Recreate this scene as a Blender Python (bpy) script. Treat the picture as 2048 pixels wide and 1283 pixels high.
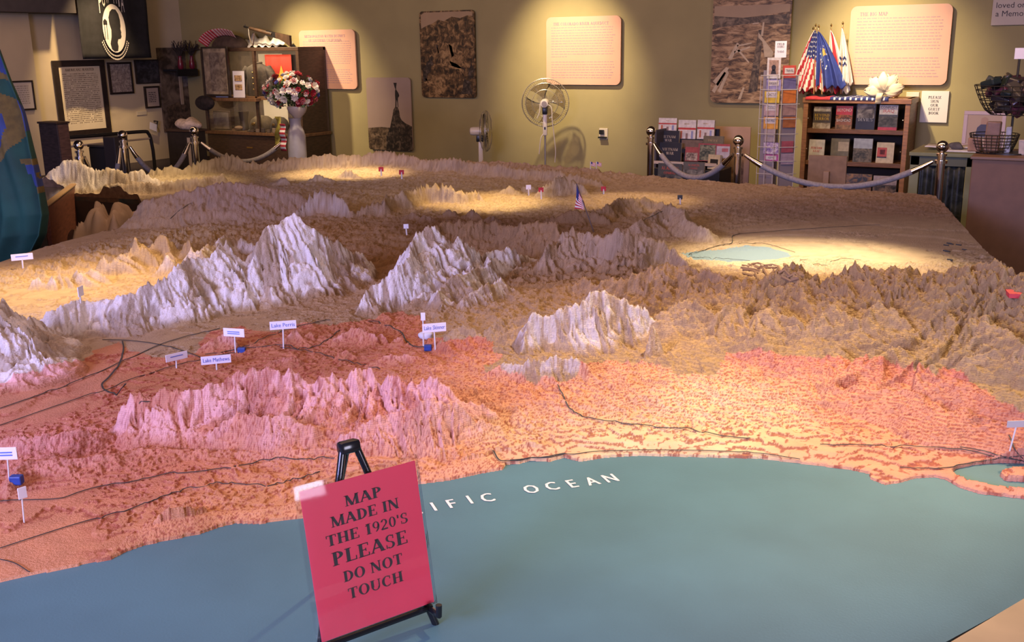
import bpy, bmesh, math, random
import numpy as np
from mathutils import Vector, Matrix

for o in list(bpy.data.objects): bpy.data.objects.remove(o)
S = bpy.context.scene
COL = S.collection
PI = math.pi
def RAD(a): return a * PI / 180

# ---------------------------------------------------------------- camera
FPX, CX, CY = 2056.0, 1024.0, 641.5
EYE = np.array([0.0, 0.0, 1.6])
_pi, _ya, _ro = RAD(14.98), RAD(30.35), RAD(-0.81)
_F = np.array([-math.sin(_ya)*math.cos(_pi), math.cos(_ya)*math.cos(_pi), -math.sin(_pi)])
_R0 = np.array([math.cos(_ya), math.sin(_ya), 0.0]); _U0 = np.cross(_R0, _F)
_R = math.cos(_ro)*_R0 + math.sin(_ro)*_U0; _U = -math.sin(_ro)*_R0 + math.cos(_ro)*_U0
cd = bpy.data.cameras.new('camera'); cam = bpy.data.objects.new('camera', cd); COL.objects.link(cam)
cd.sensor_width = 36; cd.sensor_fit = 'HORIZONTAL'; cd.lens = FPX/2048*36; cd.clip_start = .05; cd.clip_end = 100
cam.matrix_world = Matrix(((_R[0],_U[0],-_F[0],EYE[0]),(_R[1],_U[1],-_F[1],EYE[1]),(_R[2],_U[2],-_F[2],EYE[2]),(0,0,0,1)))
S.camera = cam

# survey helpers: a sight line of the photograph met with a horizontal plane, the back wall's direction or the side wall's
def ray(px, py): return _F + (px-CX)/FPX*_R - (py-CY)/FPX*_U
def at_z(px, py, z): d = ray(px, py); return EYE + d*((z-EYE[2])/d[2])
def at_y(px, py, y): d = ray(px, py); return EYE + d*(y/d[1])
def at_x(px, py, x): d = ray(px, py); return EYE + d*(x/d[0])
def proj(P):
    d = np.asarray(P, float)-EYE; z = d@_F
    return CX+FPX*(d@_R)/z, CY-FPX*(d@_U)/z

YW = 11.61     # back wall
XW = -12.6     # side wall
ZT = 0.60      # sea level of the map

# ---------------------------------------------------------------- world, lights, exposure
S.view_settings.view_transform = 'Standard'; S.view_settings.look = 'None'
S.view_settings.exposure = 0.12; S.view_settings.gamma = 1.0; S.view_settings.use_curve_mapping = False
w = bpy.data.worlds.new('world'); S.world = w; w.use_nodes = True
w.node_tree.nodes['Background'].inputs[0].default_value = (.5, .42, .45, 1)
w.node_tree.nodes['Background'].inputs[1].default_value = 0.05
def spot(name, loc, tgt, watts, col, size, blend=.6, rad=.05):
    l = bpy.data.lights.new(name, 'SPOT'); l.energy = watts; l.color = col; l.spot_size = RAD(size); l.spot_blend = blend; l.shadow_soft_size = rad
    o = bpy.data.objects.new(name, l); COL.objects.link(o); o.location = loc
    o.rotation_euler = (Vector(tgt)-Vector(loc)).to_track_quat('-Z', 'Y').to_euler(); return o
def area(name, loc, tgt, watts, col, sx, sy):
    l = bpy.data.lights.new(name, 'AREA'); l.energy = watts; l.color = col; l.shape = 'RECTANGLE'; l.size = sx; l.size_y = sy
    o = bpy.data.objects.new(name, l); COL.objects.link(o); o.location = loc
    o.rotation_euler = (Vector(tgt)-Vector(loc)).to_track_quat('-Z', 'Y').to_euler(); return o
WARM = (1.0, .70, .36); WARM2 = (1.0, .78, .50)
CEIL = 3.0
# ceiling spotlights on the panels of the back wall
for nm, px, py, dx, wt in (('panel_spot', 640, 150, -.45, 520), ('panel_spot', 1140, 120, .05, 540), ('panel_spot', 1775, 130, -.45, 500)):
    t = at_y(px, py, YW); spot(nm, (t[0]+dx, YW-1.7, CEIL-.12), t-np.array([0,0,.1]), wt, WARM2, 56, 1.0)
t = at_x(170, 205, XW); spot('poster_spot', (XW+1.3, t[1]-.2, CEIL-.12), t, 330, WARM, 56, 1.0)
t = at_y(595, 190, 7.1); spot('bouquet_spot', (t[0]+.5, 6.3, CEIL-.12), t, 150, WARM2, 36, 1.0)
t = at_y(550, 170, YW-.6); spot('cabinet_spot', (t[0]+.4, YW-2.4, CEIL-.12), t, 190, WARM, 50, 1.0)
t = at_y(1650, 230, YW-.5); spot('bookcase_spot', (t[0]+.2, YW-2.6, CEIL-.12), t, 210, WARM2, 60, 1.0)
# ceiling spotlights over the map
for px, py, ox, oy, wt, sz, cl in ((1610, 522, .2, .6, 640, 38, WARM2), (690, 346, .2, .4, 480, 30, WARM), (970, 404, .3, .4, 420, 27, WARM),
                               (230, 372, .6, .6, 300, 52, WARM), (1430, 850, .4, .9, 340, 52, WARM2),
                               (130, 580, .4, .5, 420, 40, WARM), (1900, 680, .3, 1.0, 260, 60, WARM), (1180, 650, .2, .6, 150, 36, WARM), (1270, 402, .2, .5, 230, 26, WARM)):
    t = at_z(px, py, .64); spot('map_spot', (t[0]+ox, t[1]+oy, CEIL-.12), t, wt, cl, sz, .9)
# assumed daylight: unseen area lights added behind the camera and at the right-hand wall
area('added_cool_light', (-2.6, -3.2, 2.5), (-2.6, 3.0, .7), 600, (.46, .47, 1.0), 3.0, 1.2)  # added bluish light hanging free in the room, no window there
area('assumed_side_window_light', (3.42, .2, 1.3), (-5, .2, 1.3), 120, (.80, .76, 1.0), 1.6, 1.4)  # stands for an assumed window, the wall has no opening
# unseen area lights added below the ceiling as general warm fill
area('fill_light_back', (-5.5, 6.6, CEIL-.3), (-5.5, YW, 1.0), 130, (1.0, .60, .34), 12, .5)
area('fill_light_middle', (-3.2, 4.6, CEIL-.04), (-3.2, 4.6, 0), 42, (1.0, .60, .36), 5, 4)
area('fill_light_front', (-2.0, 1.0, CEIL-.04), (-2.0, 1.0, 0), 70, (1.0, .58, .46), 5, 4)
# ---------------------------------------------------------------- materials
MATS = {}
def mat(name, col, rough=.6, metal=0, var=0, scale=8, bump=0, bscale=60, spec=.5, trans=0, emit=None, estr=0, alpha=1, stretch=(1,1,1), col2=None):
    if name in MATS: return MATS[name]
    m = bpy.data.materials.new(name); m.use_nodes = True; nt = m.node_tree; b = nt.nodes['Principled BSDF']
    b.inputs['Roughness'].default_value = rough; b.inputs['Metallic'].default_value = metal; b.inputs['Specular IOR Level'].default_value = spec
    b.inputs['Base Color'].default_value = (*col, 1); b.inputs['Transmission Weight'].default_value = trans; b.inputs['Alpha'].default_value = alpha
    if emit: b.inputs['Emission Color'].default_value = (*emit, 1); b.inputs['Emission Strength'].default_value = estr
    tc = nt.nodes.new('ShaderNodeTexCoord'); mp = nt.nodes.new('ShaderNodeMapping'); mp.inputs['Scale'].default_value = stretch
    nt.links.new(tc.outputs['Object'], mp.inputs['Vector'])
    if var or col2:
        n = nt.nodes.new('ShaderNodeTexNoise'); n.inputs['Scale'].default_value = scale; n.inputs['Detail'].default_value = 5
        nt.links.new(mp.outputs[0], n.inputs['Vector'])
        r = nt.nodes.new('ShaderNodeValToRGB'); nt.links.new(n.outputs['Fac'], r.inputs[0])
        c2 = col2 or [min(1, c*(1+var)) for c in col]; c1 = col if col2 else [c*(1-var) for c in col]
        r.color_ramp.elements[0].position = .35; r.color_ramp.elements[1].position = .65
        r.color_ramp.elements[0].color = (*c1, 1); r.color_ramp.elements[1].color = (*c2, 1)
        nt.links.new(r.outputs[0], b.inputs['Base Color'])
    if bump:
        n = nt.nodes.new('ShaderNodeTexNoise'); n.inputs['Scale'].default_value = bscale; n.inputs['Detail'].default_value = 4
        nt.links.new(mp.outputs[0], n.inputs['Vector']); bp = nt.nodes.new('ShaderNodeBump'); bp.inputs['Strength'].default_value = bump; bp.inputs['Distance'].default_value = .01
        nt.links.new(n.outputs['Fac'], bp.inputs['Height']); nt.links.new(bp.outputs[0], b.inputs['Normal'])
    MATS[name] = m; return m

def clear_mat(name, tint=(1,1,1), gl=.08):
    m = bpy.data.materials.new(name); m.use_nodes = True; nt = m.node_tree; nt.nodes.clear()
    o = nt.nodes.new('ShaderNodeOutputMaterial'); mx = nt.nodes.new('ShaderNodeMixShader'); tr = nt.nodes.new('ShaderNodeBsdfTransparent'); g = nt.nodes.new('ShaderNodeBsdfGlossy'); fr = nt.nodes.new('ShaderNodeFresnel')
    tr.inputs[0].default_value = (*tint, 1); g.inputs['Roughness'].default_value = gl; fr.inputs[0].default_value = 1.28
    nt.links.new(fr.outputs[0], mx.inputs[0]); nt.links.new(tr.outputs[0], mx.inputs[1]); nt.links.new(g.outputs[0], mx.inputs[2]); nt.links.new(mx.outputs[0], o.inputs[0]); MATS[name] = m; return m
# ---------------------------------------------------------------- mesh builder
class MB:
    def __init__(s): s.v = []; s.f = []; s.smooth = False
    def add(s, vs, fs):
        n = len(s.v); s.v += [tuple(map(float, v)) for v in vs]; s.f += [tuple(i+n for i in f) for f in fs]; return s
    def box(s, x0, x1, y0, y1, z0, z1, b=0):
        if b:
            b = min(b, (x1-x0)*.45, (y1-y0)*.45, (z1-z0)*.45); vs = []
            bm = bmesh.new(); bmesh.ops.create_cube(bm, size=1)
            for v in bm.verts: v.co = Vector(((x0+x1)/2+v.co.x*(x1-x0), (y0+y1)/2+v.co.y*(y1-y0), (z0+z1)/2+v.co.z*(z1-z0)))
            bmesh.ops.bevel(bm, geom=bm.edges[:], offset=b, segments=2, affect='EDGES', profile=.5)
            bm.verts.index_update(); s.add([v.co for v in bm.verts], [[v.index for v in f.verts] for f in bm.faces]); bm.free(); return s
        return s.add([(x0,y0,z0),(x1,y0,z0),(x1,y1,z0),(x0,y1,z0),(x0,y0,z1),(x1,y0,z1),(x1,y1,z1),(x0,y1,z1)],
                     [(0,3,2,1),(4,5,6,7),(0,1,5,4),(1,2,6,5),(2,3,7,6),(3,0,4,7)])
    def tube(s, pts, r, n=8, closed=False, cap=True):
        P = [Vector(p) for p in pts]; m = len(P); rs = r if isinstance(r, (list, tuple)) else [r]*m
        T = []
        for i in range(m):
            a = P[(i-1) % m] if (closed or i) else P[i]; b = P[(i+1) % m] if (closed or i < m-1) else P[i]
            T.append((b-a).normalized() if (b-a).length > 1e-9 else Vector((0,0,1)))
        up = Vector((0,0,1)) if abs(T[0].z) < .9 else Vector((1,0,0)); u = T[0].cross(up).normalized(); vs = []
        for i in range(m):
            u = (u - T[i]*u.dot(T[i])); u = u.normalized() if u.length > 1e-6 else T[i].orthogonal().normalized(); v = T[i].cross(u)
            vs += [P[i] + (u*math.cos(2*PI*k/n)+v*math.sin(2*PI*k/n))*rs[i] for k in range(n)]
        fs = [(i*n+k, i*n+(k+1) % n, ((i+1) % m)*n+(k+1) % n, ((i+1) % m)*n+k) for i in range(m if closed else m-1) for k in range(n)]
        if cap and not closed: fs += [tuple(range(n))[::-1], tuple((m-1)*n+k for k in range(n))]
        return s.add(vs, fs)
    def lathe(s, prof, c=(0,0,0), n=20, ax='z'):
        vs = []; m = len(prof)
        for r, h in prof:
            for k in range(n):
                a = 2*PI*k/n; p = (r*math.cos(a), r*math.sin(a), h)
                if ax == 'y': p = (p[0], h, p[1])
                if ax == 'x': p = (h, p[0], p[1])
                vs.append((c[0]+p[0], c[1]+p[1], c[2]+p[2]))
        fs = [(i*n+k, i*n+(k+1) % n, (i+1)*n+(k+1) % n, (i+1)*n+k) for i in range(m-1) for k in range(n)]
        if prof[0][0] > 1e-6: fs.append(tuple(range(n))[::-1])
        if prof[-1][0] > 1e-6: fs.append(tuple((m-1)*n+k for k in range(n)))
        return s.add(vs, fs)
    def ball(s, c, r, n=12, sq=(1,1,1)):
        prof = [(max(1e-7, math.sin(PI*i/n)), -math.cos(PI*i/n)) for i in range(n+1)]; k = len(s.v)
        s.lathe(prof, n=n+4)
        for i in range(k, len(s.v)): v = s.v[i]; s.v[i] = (c[0]+v[0]*r*sq[0], c[1]+v[1]*r*sq[1], c[2]+v[2]*r*sq[2])
        return s
    def prism(s, poly, y0, y1):      # polygon in x,z pushed from y0 to y1
        n = len(poly); vs = [(x, y0, z) for x, z in poly]+[(x, y1, z) for x, z in poly]
        return s.add(vs, [tuple(range(n)), tuple(range(2*n-1, n-1, -1))]+[(i, i+n, (i+1) % n+n, (i+1) % n) for i in range(n)])
    def sheet(s, grid):              # grid of points
        m, n = len(grid), len(grid[0])
        return s.add([p for r in grid for p in r], [(i*n+j, i*n+j+1, (i+1)*n+j+1, (i+1)*n+j) for i in range(m-1) for j in range(n-1)])
    def xf(s, M):
        s.v = [tuple(M @ Vector(v)) for v in s.v]; return s
    def build(s, name, m, parent=None, smooth=False, thick=0):
        me = bpy.data.meshes.new(name); me.from_pydata(s.v, [], s.f)
        bm = bmesh.new(); bm.from_mesh(me); bmesh.ops.recalc_face_normals(bm, faces=bm.faces[:]); bm.to_mesh(me); bm.free()
        if m: me.materials.append(m)
        o = bpy.data.objects.new(name, me); COL.objects.link(o)
        if parent: o.parent = parent
        if smooth:
            me.polygons.foreach_set('use_smooth', [True]*len(me.polygons))
            if smooth != 2: me.set_sharp_from_angle(angle=RAD(40))
        if thick: md = o.modifiers.new('thickness', 'SOLIDIFY'); md.thickness = thick; md.offset = 0
        return o
def rrect(x0, x1, z0, z1, r, n=6):
    P = []
    for cx, cz, a0 in ((x1-r, z1-r, 0), (x0+r, z1-r, 90), (x0+r, z0+r, 180), (x1-r, z0+r, 270)):
        for i in range(n+1): a = RAD(a0+90*i/n); P.append((cx+r*math.cos(a), cz+r*math.sin(a)))
    return P
def thing(name, label, cat, loc=(0,0,0), rz=0, group=None):
    o = bpy.data.objects.new(name, None); COL.objects.link(o); o.empty_display_size = .1
    o.location = loc; o.rotation_euler = (0,0,rz); tag(o, label, cat, group); return o
def tag(o, label, cat, group=None):
    o['label'] = label; o['category'] = cat
    if group: o['group'] = group
    return o
def struct(o): o['kind'] = 'structure'; return o
def copy_tree(o, parent=None):
    c = o.copy(); COL.objects.link(c); c.parent = parent
    for ch in [x for x in bpy.data.objects if x.parent == o and x != c]: copy_tree(ch, c)
    return c
def curve_pts(P, n=8):               # Catmull-Rom through P
    P = [Vector(p) for p in P]; Q = [P[0]*2-P[1]]+P+[P[-1]*2-P[-2]]; out = []
    for i in range(1, len(Q)-2):
        for k in range(n):
            t = k/n; a, b, c, d = Q[i-1:i+3]
            out.append(.5*((2*b)+(c-a)*t+(2*a-5*b+4*c-d)*t*t+(3*b-a-3*c+d)*t*t*t))
    return out+[P[-1]]

# ---------------------------------------------------------------- lettering
_tc = {}
def sans(txt):                        # flat outline of a word in x,z, height about 1, as MB data
    if txt in _tc: return _tc[txt]
    c = bpy.data.curves.new('t', 'FONT'); c.body = txt; c.size = 1.4; c.align_x = 'CENTER'; c.resolution_u = 2
    o = bpy.data.objects.new('t', c); COL.objects.link(o); dg = bpy.context.evaluated_depsgraph_get(); dg.update()
    me = bpy.data.meshes.new_from_object(o.evaluated_get(dg))
    r = ([(v.co.x, 0, v.co.y) for v in me.vertices], [tuple(p.vertices) for p in me.polygons])
    bpy.data.objects.remove(o); bpy.data.meshes.remove(me); _tc[txt] = r; return r
# a small roman alphabet of thick and thin strokes with slab ends; each glyph: width, thick/thin strokes, arcs
def _st(x0,y0,x1,y1,w): 
    dx, dy = x1-x0, y1-y0; L = math.hypot(dx, dy); h = w/2
    if abs(dy) < .01: return [(x0,y0-h),(x1,y0-h),(x1,y0+h),(x0,y0+h)]
    k = h*L/abs(dy); return [(x0-k,y0),(x0+k,y0),(x1+k,y1),(x1-k,y1)]
def _arc(cx, cy, rx, ry, a0, a1, tk, tn, n=14):
    out = []; inn = []
    for i in range(n+1):
        a = RAD(a0+(a1-a0)*i/n); c, s_ = math.cos(a), math.sin(a); out.append((cx+rx*c, cy+ry*s_)); inn.append((cx+(rx-tk)*c, cy+(ry-tn)*s_))
    return [[out[i], out[i+1], inn[i+1], inn[i]] for i in range(n)]
K, N_, SF = .21, .085, .05
def _v(x, w=K): return [_st(x,0,x,1,w), _sf(x,0,w), _sf(x,1,w)]
def _sf(x, y, w=K): h = w/2+.085; yy = 0 if y == 0 else 1-SF; return [(x-h,yy),(x+h,yy),(x+h,yy+SF),(x-h,yy+SF)]
GL = {
 'A': (.86, [_st(.08,0,.42,1,N_), _st(.74,0,.40,1,K), _st(.2,.33,.64,.33,N_), _sf(.08,0,N_), _sf(.74,0,.14)]),
 'B': (.76, _v(.2)+_arc(.3,.26,.4,.26,-90,90,K,.06)+_arc(.3,.755,.34,.245,-90,90,K,.06)+[_st(.2,.03,.31,.03,.06),_st(.2,.5,.31,.5,.06),_st(.2,.97,.31,.97,.06)]),
 'C': (.84, _arc(.46,.5,.42,.52,55,305,K,.07)+[_st(.7,.66,.7,.98,.06),_st(.7,.06,.7,.22,.05)]),
 'D': (.84, _v(.2)+_arc(.3,.5,.5,.5,-90,90,K,.06)+[_st(.2,.03,.31,.03,.06),_st(.2,.97,.31,.97,.06)]),
 'E': (.76, _v(.2)+[_st(.2,.03,.68,.03,.06),_st(.2,.5,.5,.5,.06),_st(.2,.97,.64,.97,.06),_st(.68,0,.68,.25,.06),_st(.64,.78,.64,1,.06),_st(.5,.38,.5,.62,.05)]),
 'F': (.72, _v(.2)+[_st(.2,.5,.5,.5,.06),_st(.2,.97,.64,.97,.06),_st(.64,.76,.64,1,.06),_st(.5,.38,.5,.62,.05)]),
 'G': (.9, _arc(.46,.5,.42,.52,55,305,K,.07)+[_st(.7,.66,.7,.98,.06),_st(.72,.05,.72,.42,.15),_st(.56,.44,.86,.44,.05)]),
 'H': (.92, _v(.2)+_v(.72)+[_st(.2,.5,.72,.5,.06)]),
 'I': (.4, _v(.2)),
 'K': (.88, _v(.2)+[_st(.3,.45,.7,1,N_),_st(.74,0,.36,.56,K),_sf(.7,1,N_),_sf(.74,0,.12)]),
 'L': (.74, _v(.2)+[_st(.2,.03,.66,.03,.06),_st(.67,0,.67,.3,.06)]),
 'M': (1.08, [_st(.14,0,.16,1,N_),_sf(.14,0,N_),_st(.16,1,.53,0,K),_st(.53,0,.88,1,N_),_st(.9,0,.88,1,K),_sf(.9,0),_sf(.12,1,.1),_sf(.92,1,.1)]),
 'N': (.94, [_st(.16,0,.16,1,N_),_sf(.16,0,N_),_st(.16,1,.76,0,K),_st(.76,0,.76,1,N_),_sf(.76,1,N_),_sf(.12,1,.08)]),
 'O': (.92, _arc(.46,.5,.43,.52,0,360,K,.06,26)),
 'P': (.74, _v(.2)+_arc(.3,.73,.38,.27,-90,90,K,.06)+[_st(.2,.49,.31,.49,.06),_st(.2,.97,.31,.97,.06)]),
 'Q': (.92, _arc(.46,.5,.43,.52,0,360,K,.06,26)+[_st(.8,-.2,.5,.12,.12)]),
 'R': (.84, _v(.2)+_arc(.3,.75,.36,.25,-90,90,K,.06)+[_st(.2,.52,.31,.52,.06),_st(.2,.97,.31,.97,.06),_st(.74,0,.4,.52,K),_sf(.74,0,.1)]),
 'S': (.66, _arc(.33,.755,.26,.265,40,270,.14,.06)+_arc(.33,.255,.28,.265,-140,90,.15,.06)+[_st(.53,.7,.53,.98,.05),_st(.1,.02,.1,.3,.05)]),
 'T': (.8, [_st(.4,0,.4,1,K),_sf(.4,0),_st(.06,.97,.74,.97,.06),_st(.06,.74,.06,1,.06),_st(.74,.74,.74,1,.06)]),
 'U': (.9, [_st(.2,.3,.2,1,K),_sf(.2,1),_st(.74,.3,.74,1,N_),_sf(.74,1,N_)]+_arc(.445,.32,.33,.34,180,360,.13,.07)),
 'V': (.86, [_st(.1,1,.44,0,K),_st(.76,1,.46,0,N_),_sf(.1,1,.12),_sf(.76,1,N_)]),
 'W': (1.16, [_st(.1,1,.36,0,K),_st(.6,1,.38,0,N_),_st(.58,1,.82,0,K),_st(1.06,1,.84,0,N_),_sf(.1,1,.1),_sf(1.06,1,N_),_sf(.58,1,.1)]),
 'Y': (.86, [_st(.43,0,.43,.48,K),_sf(.43,0),_st(.1,1,.43,.42,K),_st(.76,1,.45,.42,N_),_sf(.1,1,.1),_sf(.76,1,N_)]),
 '1': (.56, _v(.3)+[_st(.1,.8,.3,.97,.07)]),
 '2': (.6, _arc(.29,.72,.25,.28,-40,170,.14,.06)+[_st(.06,.05,.48,.6,.09),_st(.05,.06,.55,.06,.13)]),
 '0': (.62, _arc(.31,.5,.27,.5,0,360,.14,.05,22)),
 '9': (.62, _arc(.3,.68,.26,.32,0,360,.13,.05,20)+_arc(.18,.6,.39,.6,-75,10,.14,.07)),
 "'": (.24, [_st(.12,.68,.12,1,.12)]), ' ': (.34, []), '.': (.26, [_st(.13,0,.13,.13,.13)]),
}
def serif(txt, track=.04):
    MBx = ([], []); x = 0
    for ch in txt:
        wd, pol = GL.get(ch, GL[' '])
        for p in pol:
            n = len(MBx[0]); MBx[0].extend([(x+a, 0, b) for a, b in p]); MBx[1].append(tuple(range(n, n+len(p))))
        x += wd+track
    return ([(a-(x-track)/2, 0, c) for a, _, c in MBx[0]], MBx[1])
def put_text(mb, data, M, h, maxw=None, squeeze=1.0, dy=0):
    vs, fs = data
    if not vs: return mb
    w = max(v[0] for v in vs)-min(v[0] for v in vs); sx = h*squeeze
    if maxw and w*sx > maxw: sx = maxw/w
    return mb.add([M @ Vector((v[0]*sx, dy, v[2]*h)) for v in vs], fs)
# ---------------------------------------------------------------- the room
M_WALL = mat('olive_wall_paint', (.32, .265, .115), .75, var=.06, scale=2, bump=.08, bscale=120)
M_CREAM = mat('cream_wall_paint', (.52, .42, .27), .75, var=.06, scale=2, bump=.08, bscale=120)
M_CEIL = mat('dark_ceiling_paint', (.06, .05, .05), .9, var=.1)
M_FLOOR = mat('dark_carpet', (.045, .03, .032), .95, var=.35, scale=60, bump=.4, bscale=300)
struct(MB().box(-18, 6, -6, 14, -.1, 0).build('floor', M_FLOOR))
struct(MB().box(-18, 6, -6, 14, CEIL, CEIL+.1).build('ceiling', M_CEIL))
struct(MB().box(XW, 6, YW, YW+.12, 0, CEIL).build('wall_back', M_WALL))
XWF = XW+.14; yc = at_x(72, 150, XWF)[1]
struct(MB().box(XW-.12, XW, yc, YW+.12, 0, CEIL).build('wall_left', M_CREAM))
struct(MB().box(XW-.12, XWF, -6, yc, 0, CEIL).build('wall_left_front', M_CREAM))
struct(MB().box(3.5, 3.62, -6, YW, 0, CEIL).build('wall_right', M_WALL))
struct(MB().box(XW, 3.62, -6.12, -6, 0, CEIL).build('wall_front', M_WALL))
zs = at_x(100, 25, XW+.5)[2]
struct(MB().box(XW-.6, XW+.5, 2, at_x(152, 20, XW+.5)[1], zs, CEIL).build('trim_1', M_CEIL))
# ---------------------------------------------------------------- the relief map
_rs = np.random.RandomState(7); _perm = _rs.permutation(256); _perm = np.concatenate([_perm, _perm, _perm]); _ga = _rs.rand(256)*2*PI
_gx, _gy = np.cos(_ga), np.sin(_ga)
def noise(x, y, seed=0):
    x = x+seed*17.31; y = y+seed*9.77
    xi = np.floor(x).astype(np.int64); yi = np.floor(y).astype(np.int64); xf = x-xi; yf = y-yi; xi &= 255; yi &= 255
    u = xf*xf*xf*(xf*(xf*6-15)+10); v = yf*yf*yf*(yf*(yf*6-15)+10)
    def g(ix, iy, fx, fy): h = _perm[_perm[ix]+iy]; return _gx[h]*fx+_gy[h]*fy
    a = g(xi, yi, xf, yf); b = g(xi+1, yi, xf-1, yf); c = g(xi, yi+1, xf, yf-1); d = g(xi+1, yi+1, xf-1, yf-1)
    return ((a+(b-a)*u)*(1-v)+(c+(d-c)*u)*v)*1.5
def fbm(x, y, o=4, seed=0):
    r = 0; a = 1; t = 0
    for i in range(o): r = r+a*noise(x*2**i, y*2**i, seed+i); t += a; a *= .5
    return r/t
def ridged(x, y, o=4, seed=0):
    r = 0; a = 1; t = 0
    for i in range(o): r = r+a*np.clip(1-np.abs(noise(x*2**i, y*2**i, seed+i)), 0, 1)**2.2; t += a; a *= .52
    return r/t
def sstep(a, b, x): t = np.clip((x-a)/(b-a), 0, 1); return t*t*(3-2*t)
def in_poly(X, Y, P):
    r = np.zeros(X.shape, bool); n = len(P)
    for i in range(n):
        x0, y0 = P[i]; x1, y1 = P[(i+1) % n]
        if y0 == y1: continue
        c = ((y0 > Y) != (y1 > Y)) & (X < (x1-x0)*(Y-y0)/(y1-y0)+x0); r ^= c
    return r
def poly_dist(X, Y, P, closed=True):          # unsigned distance and nearest point
    D = np.full(X.shape, 1e9); NX = np.zeros_like(X); NY = np.zeros_like(X)
    for i in range(len(P) if closed else len(P)-1):
        (x0, y0), (x1, y1) = P[i], P[(i+1) % len(P)]; dx, dy = x1-x0, y1-y0
        t = np.clip(((X-x0)*dx+(Y-y0)*dy)/(dx*dx+dy*dy), 0, 1); qx = x0+t*dx; qy = y0+t*dy; d = np.hypot(X-qx, Y-qy); m = d < D
        D = np.where(m, d, D); NX = np.where(m, qx, NX); NY = np.where(m, qy, NY)
    return D, NX, NY
def W2(pts, z=.62): return [tuple(at_z(a, b, z)[:2]) for a, b in pts]

TABLE = [(.27, 2.60), (-.95, 6.95), (-2.5, 7.08), (-5.75, 7.2), (-6.55, 6.2), (-7.02, 5.05), (-6.85, 4.72), (-5.85, 4.86), (-5.45, 4.55), (-4.78, 3.96), (-4.62, 3.2), (-4.4, 2.7), (-3.75, .5), (-.74, .5)]
COAST = W2([(-400, 1260), (-150, 1195), (0, 1160), (40, 1152), (60, 1146), (110, 1138), (180, 1122), (220, 1116), (250, 1100), (290, 1086), (340, 1076), (400, 1064), (440, 1050), (470, 1043), (520, 1044), (570, 1036), (600, 1034), (700, 1000), (800, 968), (845, 964), (900, 957), (960, 944), (1005, 936), (1012, 926), (1040, 924), (1060, 918), (1100, 920), (1128, 912), (1160, 920), (1210, 912), (1280, 908), (1360, 910), (1440, 912), (1520, 914), (1570, 920), (1620, 926), (1700, 936), (1738, 944), (1742, 955), (1770, 966), (1800, 962), (1830, 953), (1868, 951), (1890, 955), (1920, 972), (1960, 984), (2048, 994), (2200, 1008)], .604)
LAND = COAST+[(3, 4), (3, 9), (-9, 9), (-9, -1), COAST[0]]
BAY = W2([(2120, 925), (2048, 923), (2000, 922), (1950, 926), (1912, 934), (1904, 942), (1912, 952), (1940, 966), (1985, 976), (2048, 982), (2120, 990)], .604)
SPIT = W2([(2120, 940), (2048, 940), (2010, 940), (2000, 948), (2010, 958), (2048, 960), (2120, 960)], .604)

def shep(X, Y, ctl, p=3.0):                   # smooth blend of control values
    num = 0; den = 0
    for (cx, cy), val in ctl:
        wgt = 1.0/(((X-cx)**2+(Y-cy)**2)+.004)**(p/2); num = num+(wgt[..., None]*np.array(val) if np.ndim(val) else wgt*val); den = den+wgt
    return num/(den[..., None] if num.ndim > X.ndim else den)
BASE = [(W2([(x, y)])[0], z) for x, y, z in (
 (0,1150,.606),(300,1080,.607),(600,1030,.608),(900,955,.608),(1200,908,.607),(1500,910,.606),(1750,945,.606),(2000,900,.612),(1900,920,.608),
 (100,1040,.607),(300,1000,.610),(500,960,.612),(700,930,.616),(850,900,.617),(1000,880,.622),(1200,860,.622),(1400,860,.620),(1600,870,.620),(1800,880,.622),
 (1100,800,.645),(1300,780,.66),(1500,780,.665),(1700,790,.665),(1850,800,.67),(2000,830,.665),(1400,740,.69),(1600,730,.70),(1800,740,.71),(1980,790,.70),
 (1050,740,.67),(900,800,.65),(50,900,.615),(150,940,.612),(0,800,.625),(150,800,.622),(300,760,.62),(400,720,.622),(600,720,.622),(750,690,.625),(880,690,.64),(300,690,.63),(500,660,.64),(650,640,.65),
 (80,580,.64),(180,560,.64),(0,560,.65),(300,500,.66),(50,545,.65),(900,600,.635),(950,580,.645),(1000,540,.64),(1080,545,.65),(1050,600,.655),(1100,680,.66),(1250,590,.66),(1350,600,.665),(1450,620,.68),(1600,620,.685),(1800,640,.69),(2000,640,.69),
 (1500,510,.615),(1600,500,.615),(1750,520,.625),(1850,500,.63),(1900,560,.66),(1400,480,.63),(1600,440,.635),(1800,440,.64),(1850,420,.645),(1700,400,.65),(1500,390,.645),(1350,385,.64),
 (1250,420,.64),(1300,470,.65),(1000,420,.64),(900,400,.64),(800,440,.65),(700,480,.66),(600,400,.66),(500,430,.66),(350,440,.65),(300,350,.63),(500,350,.63),(700,345,.63),(800,350,.63),(950,360,.65),(1100,390,.64),(1150,345,.68),(1050,335,.72),(900,320,.74),(700,295,.76),(500,320,.68),(150,380,.62),(120,360,.63))]
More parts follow.
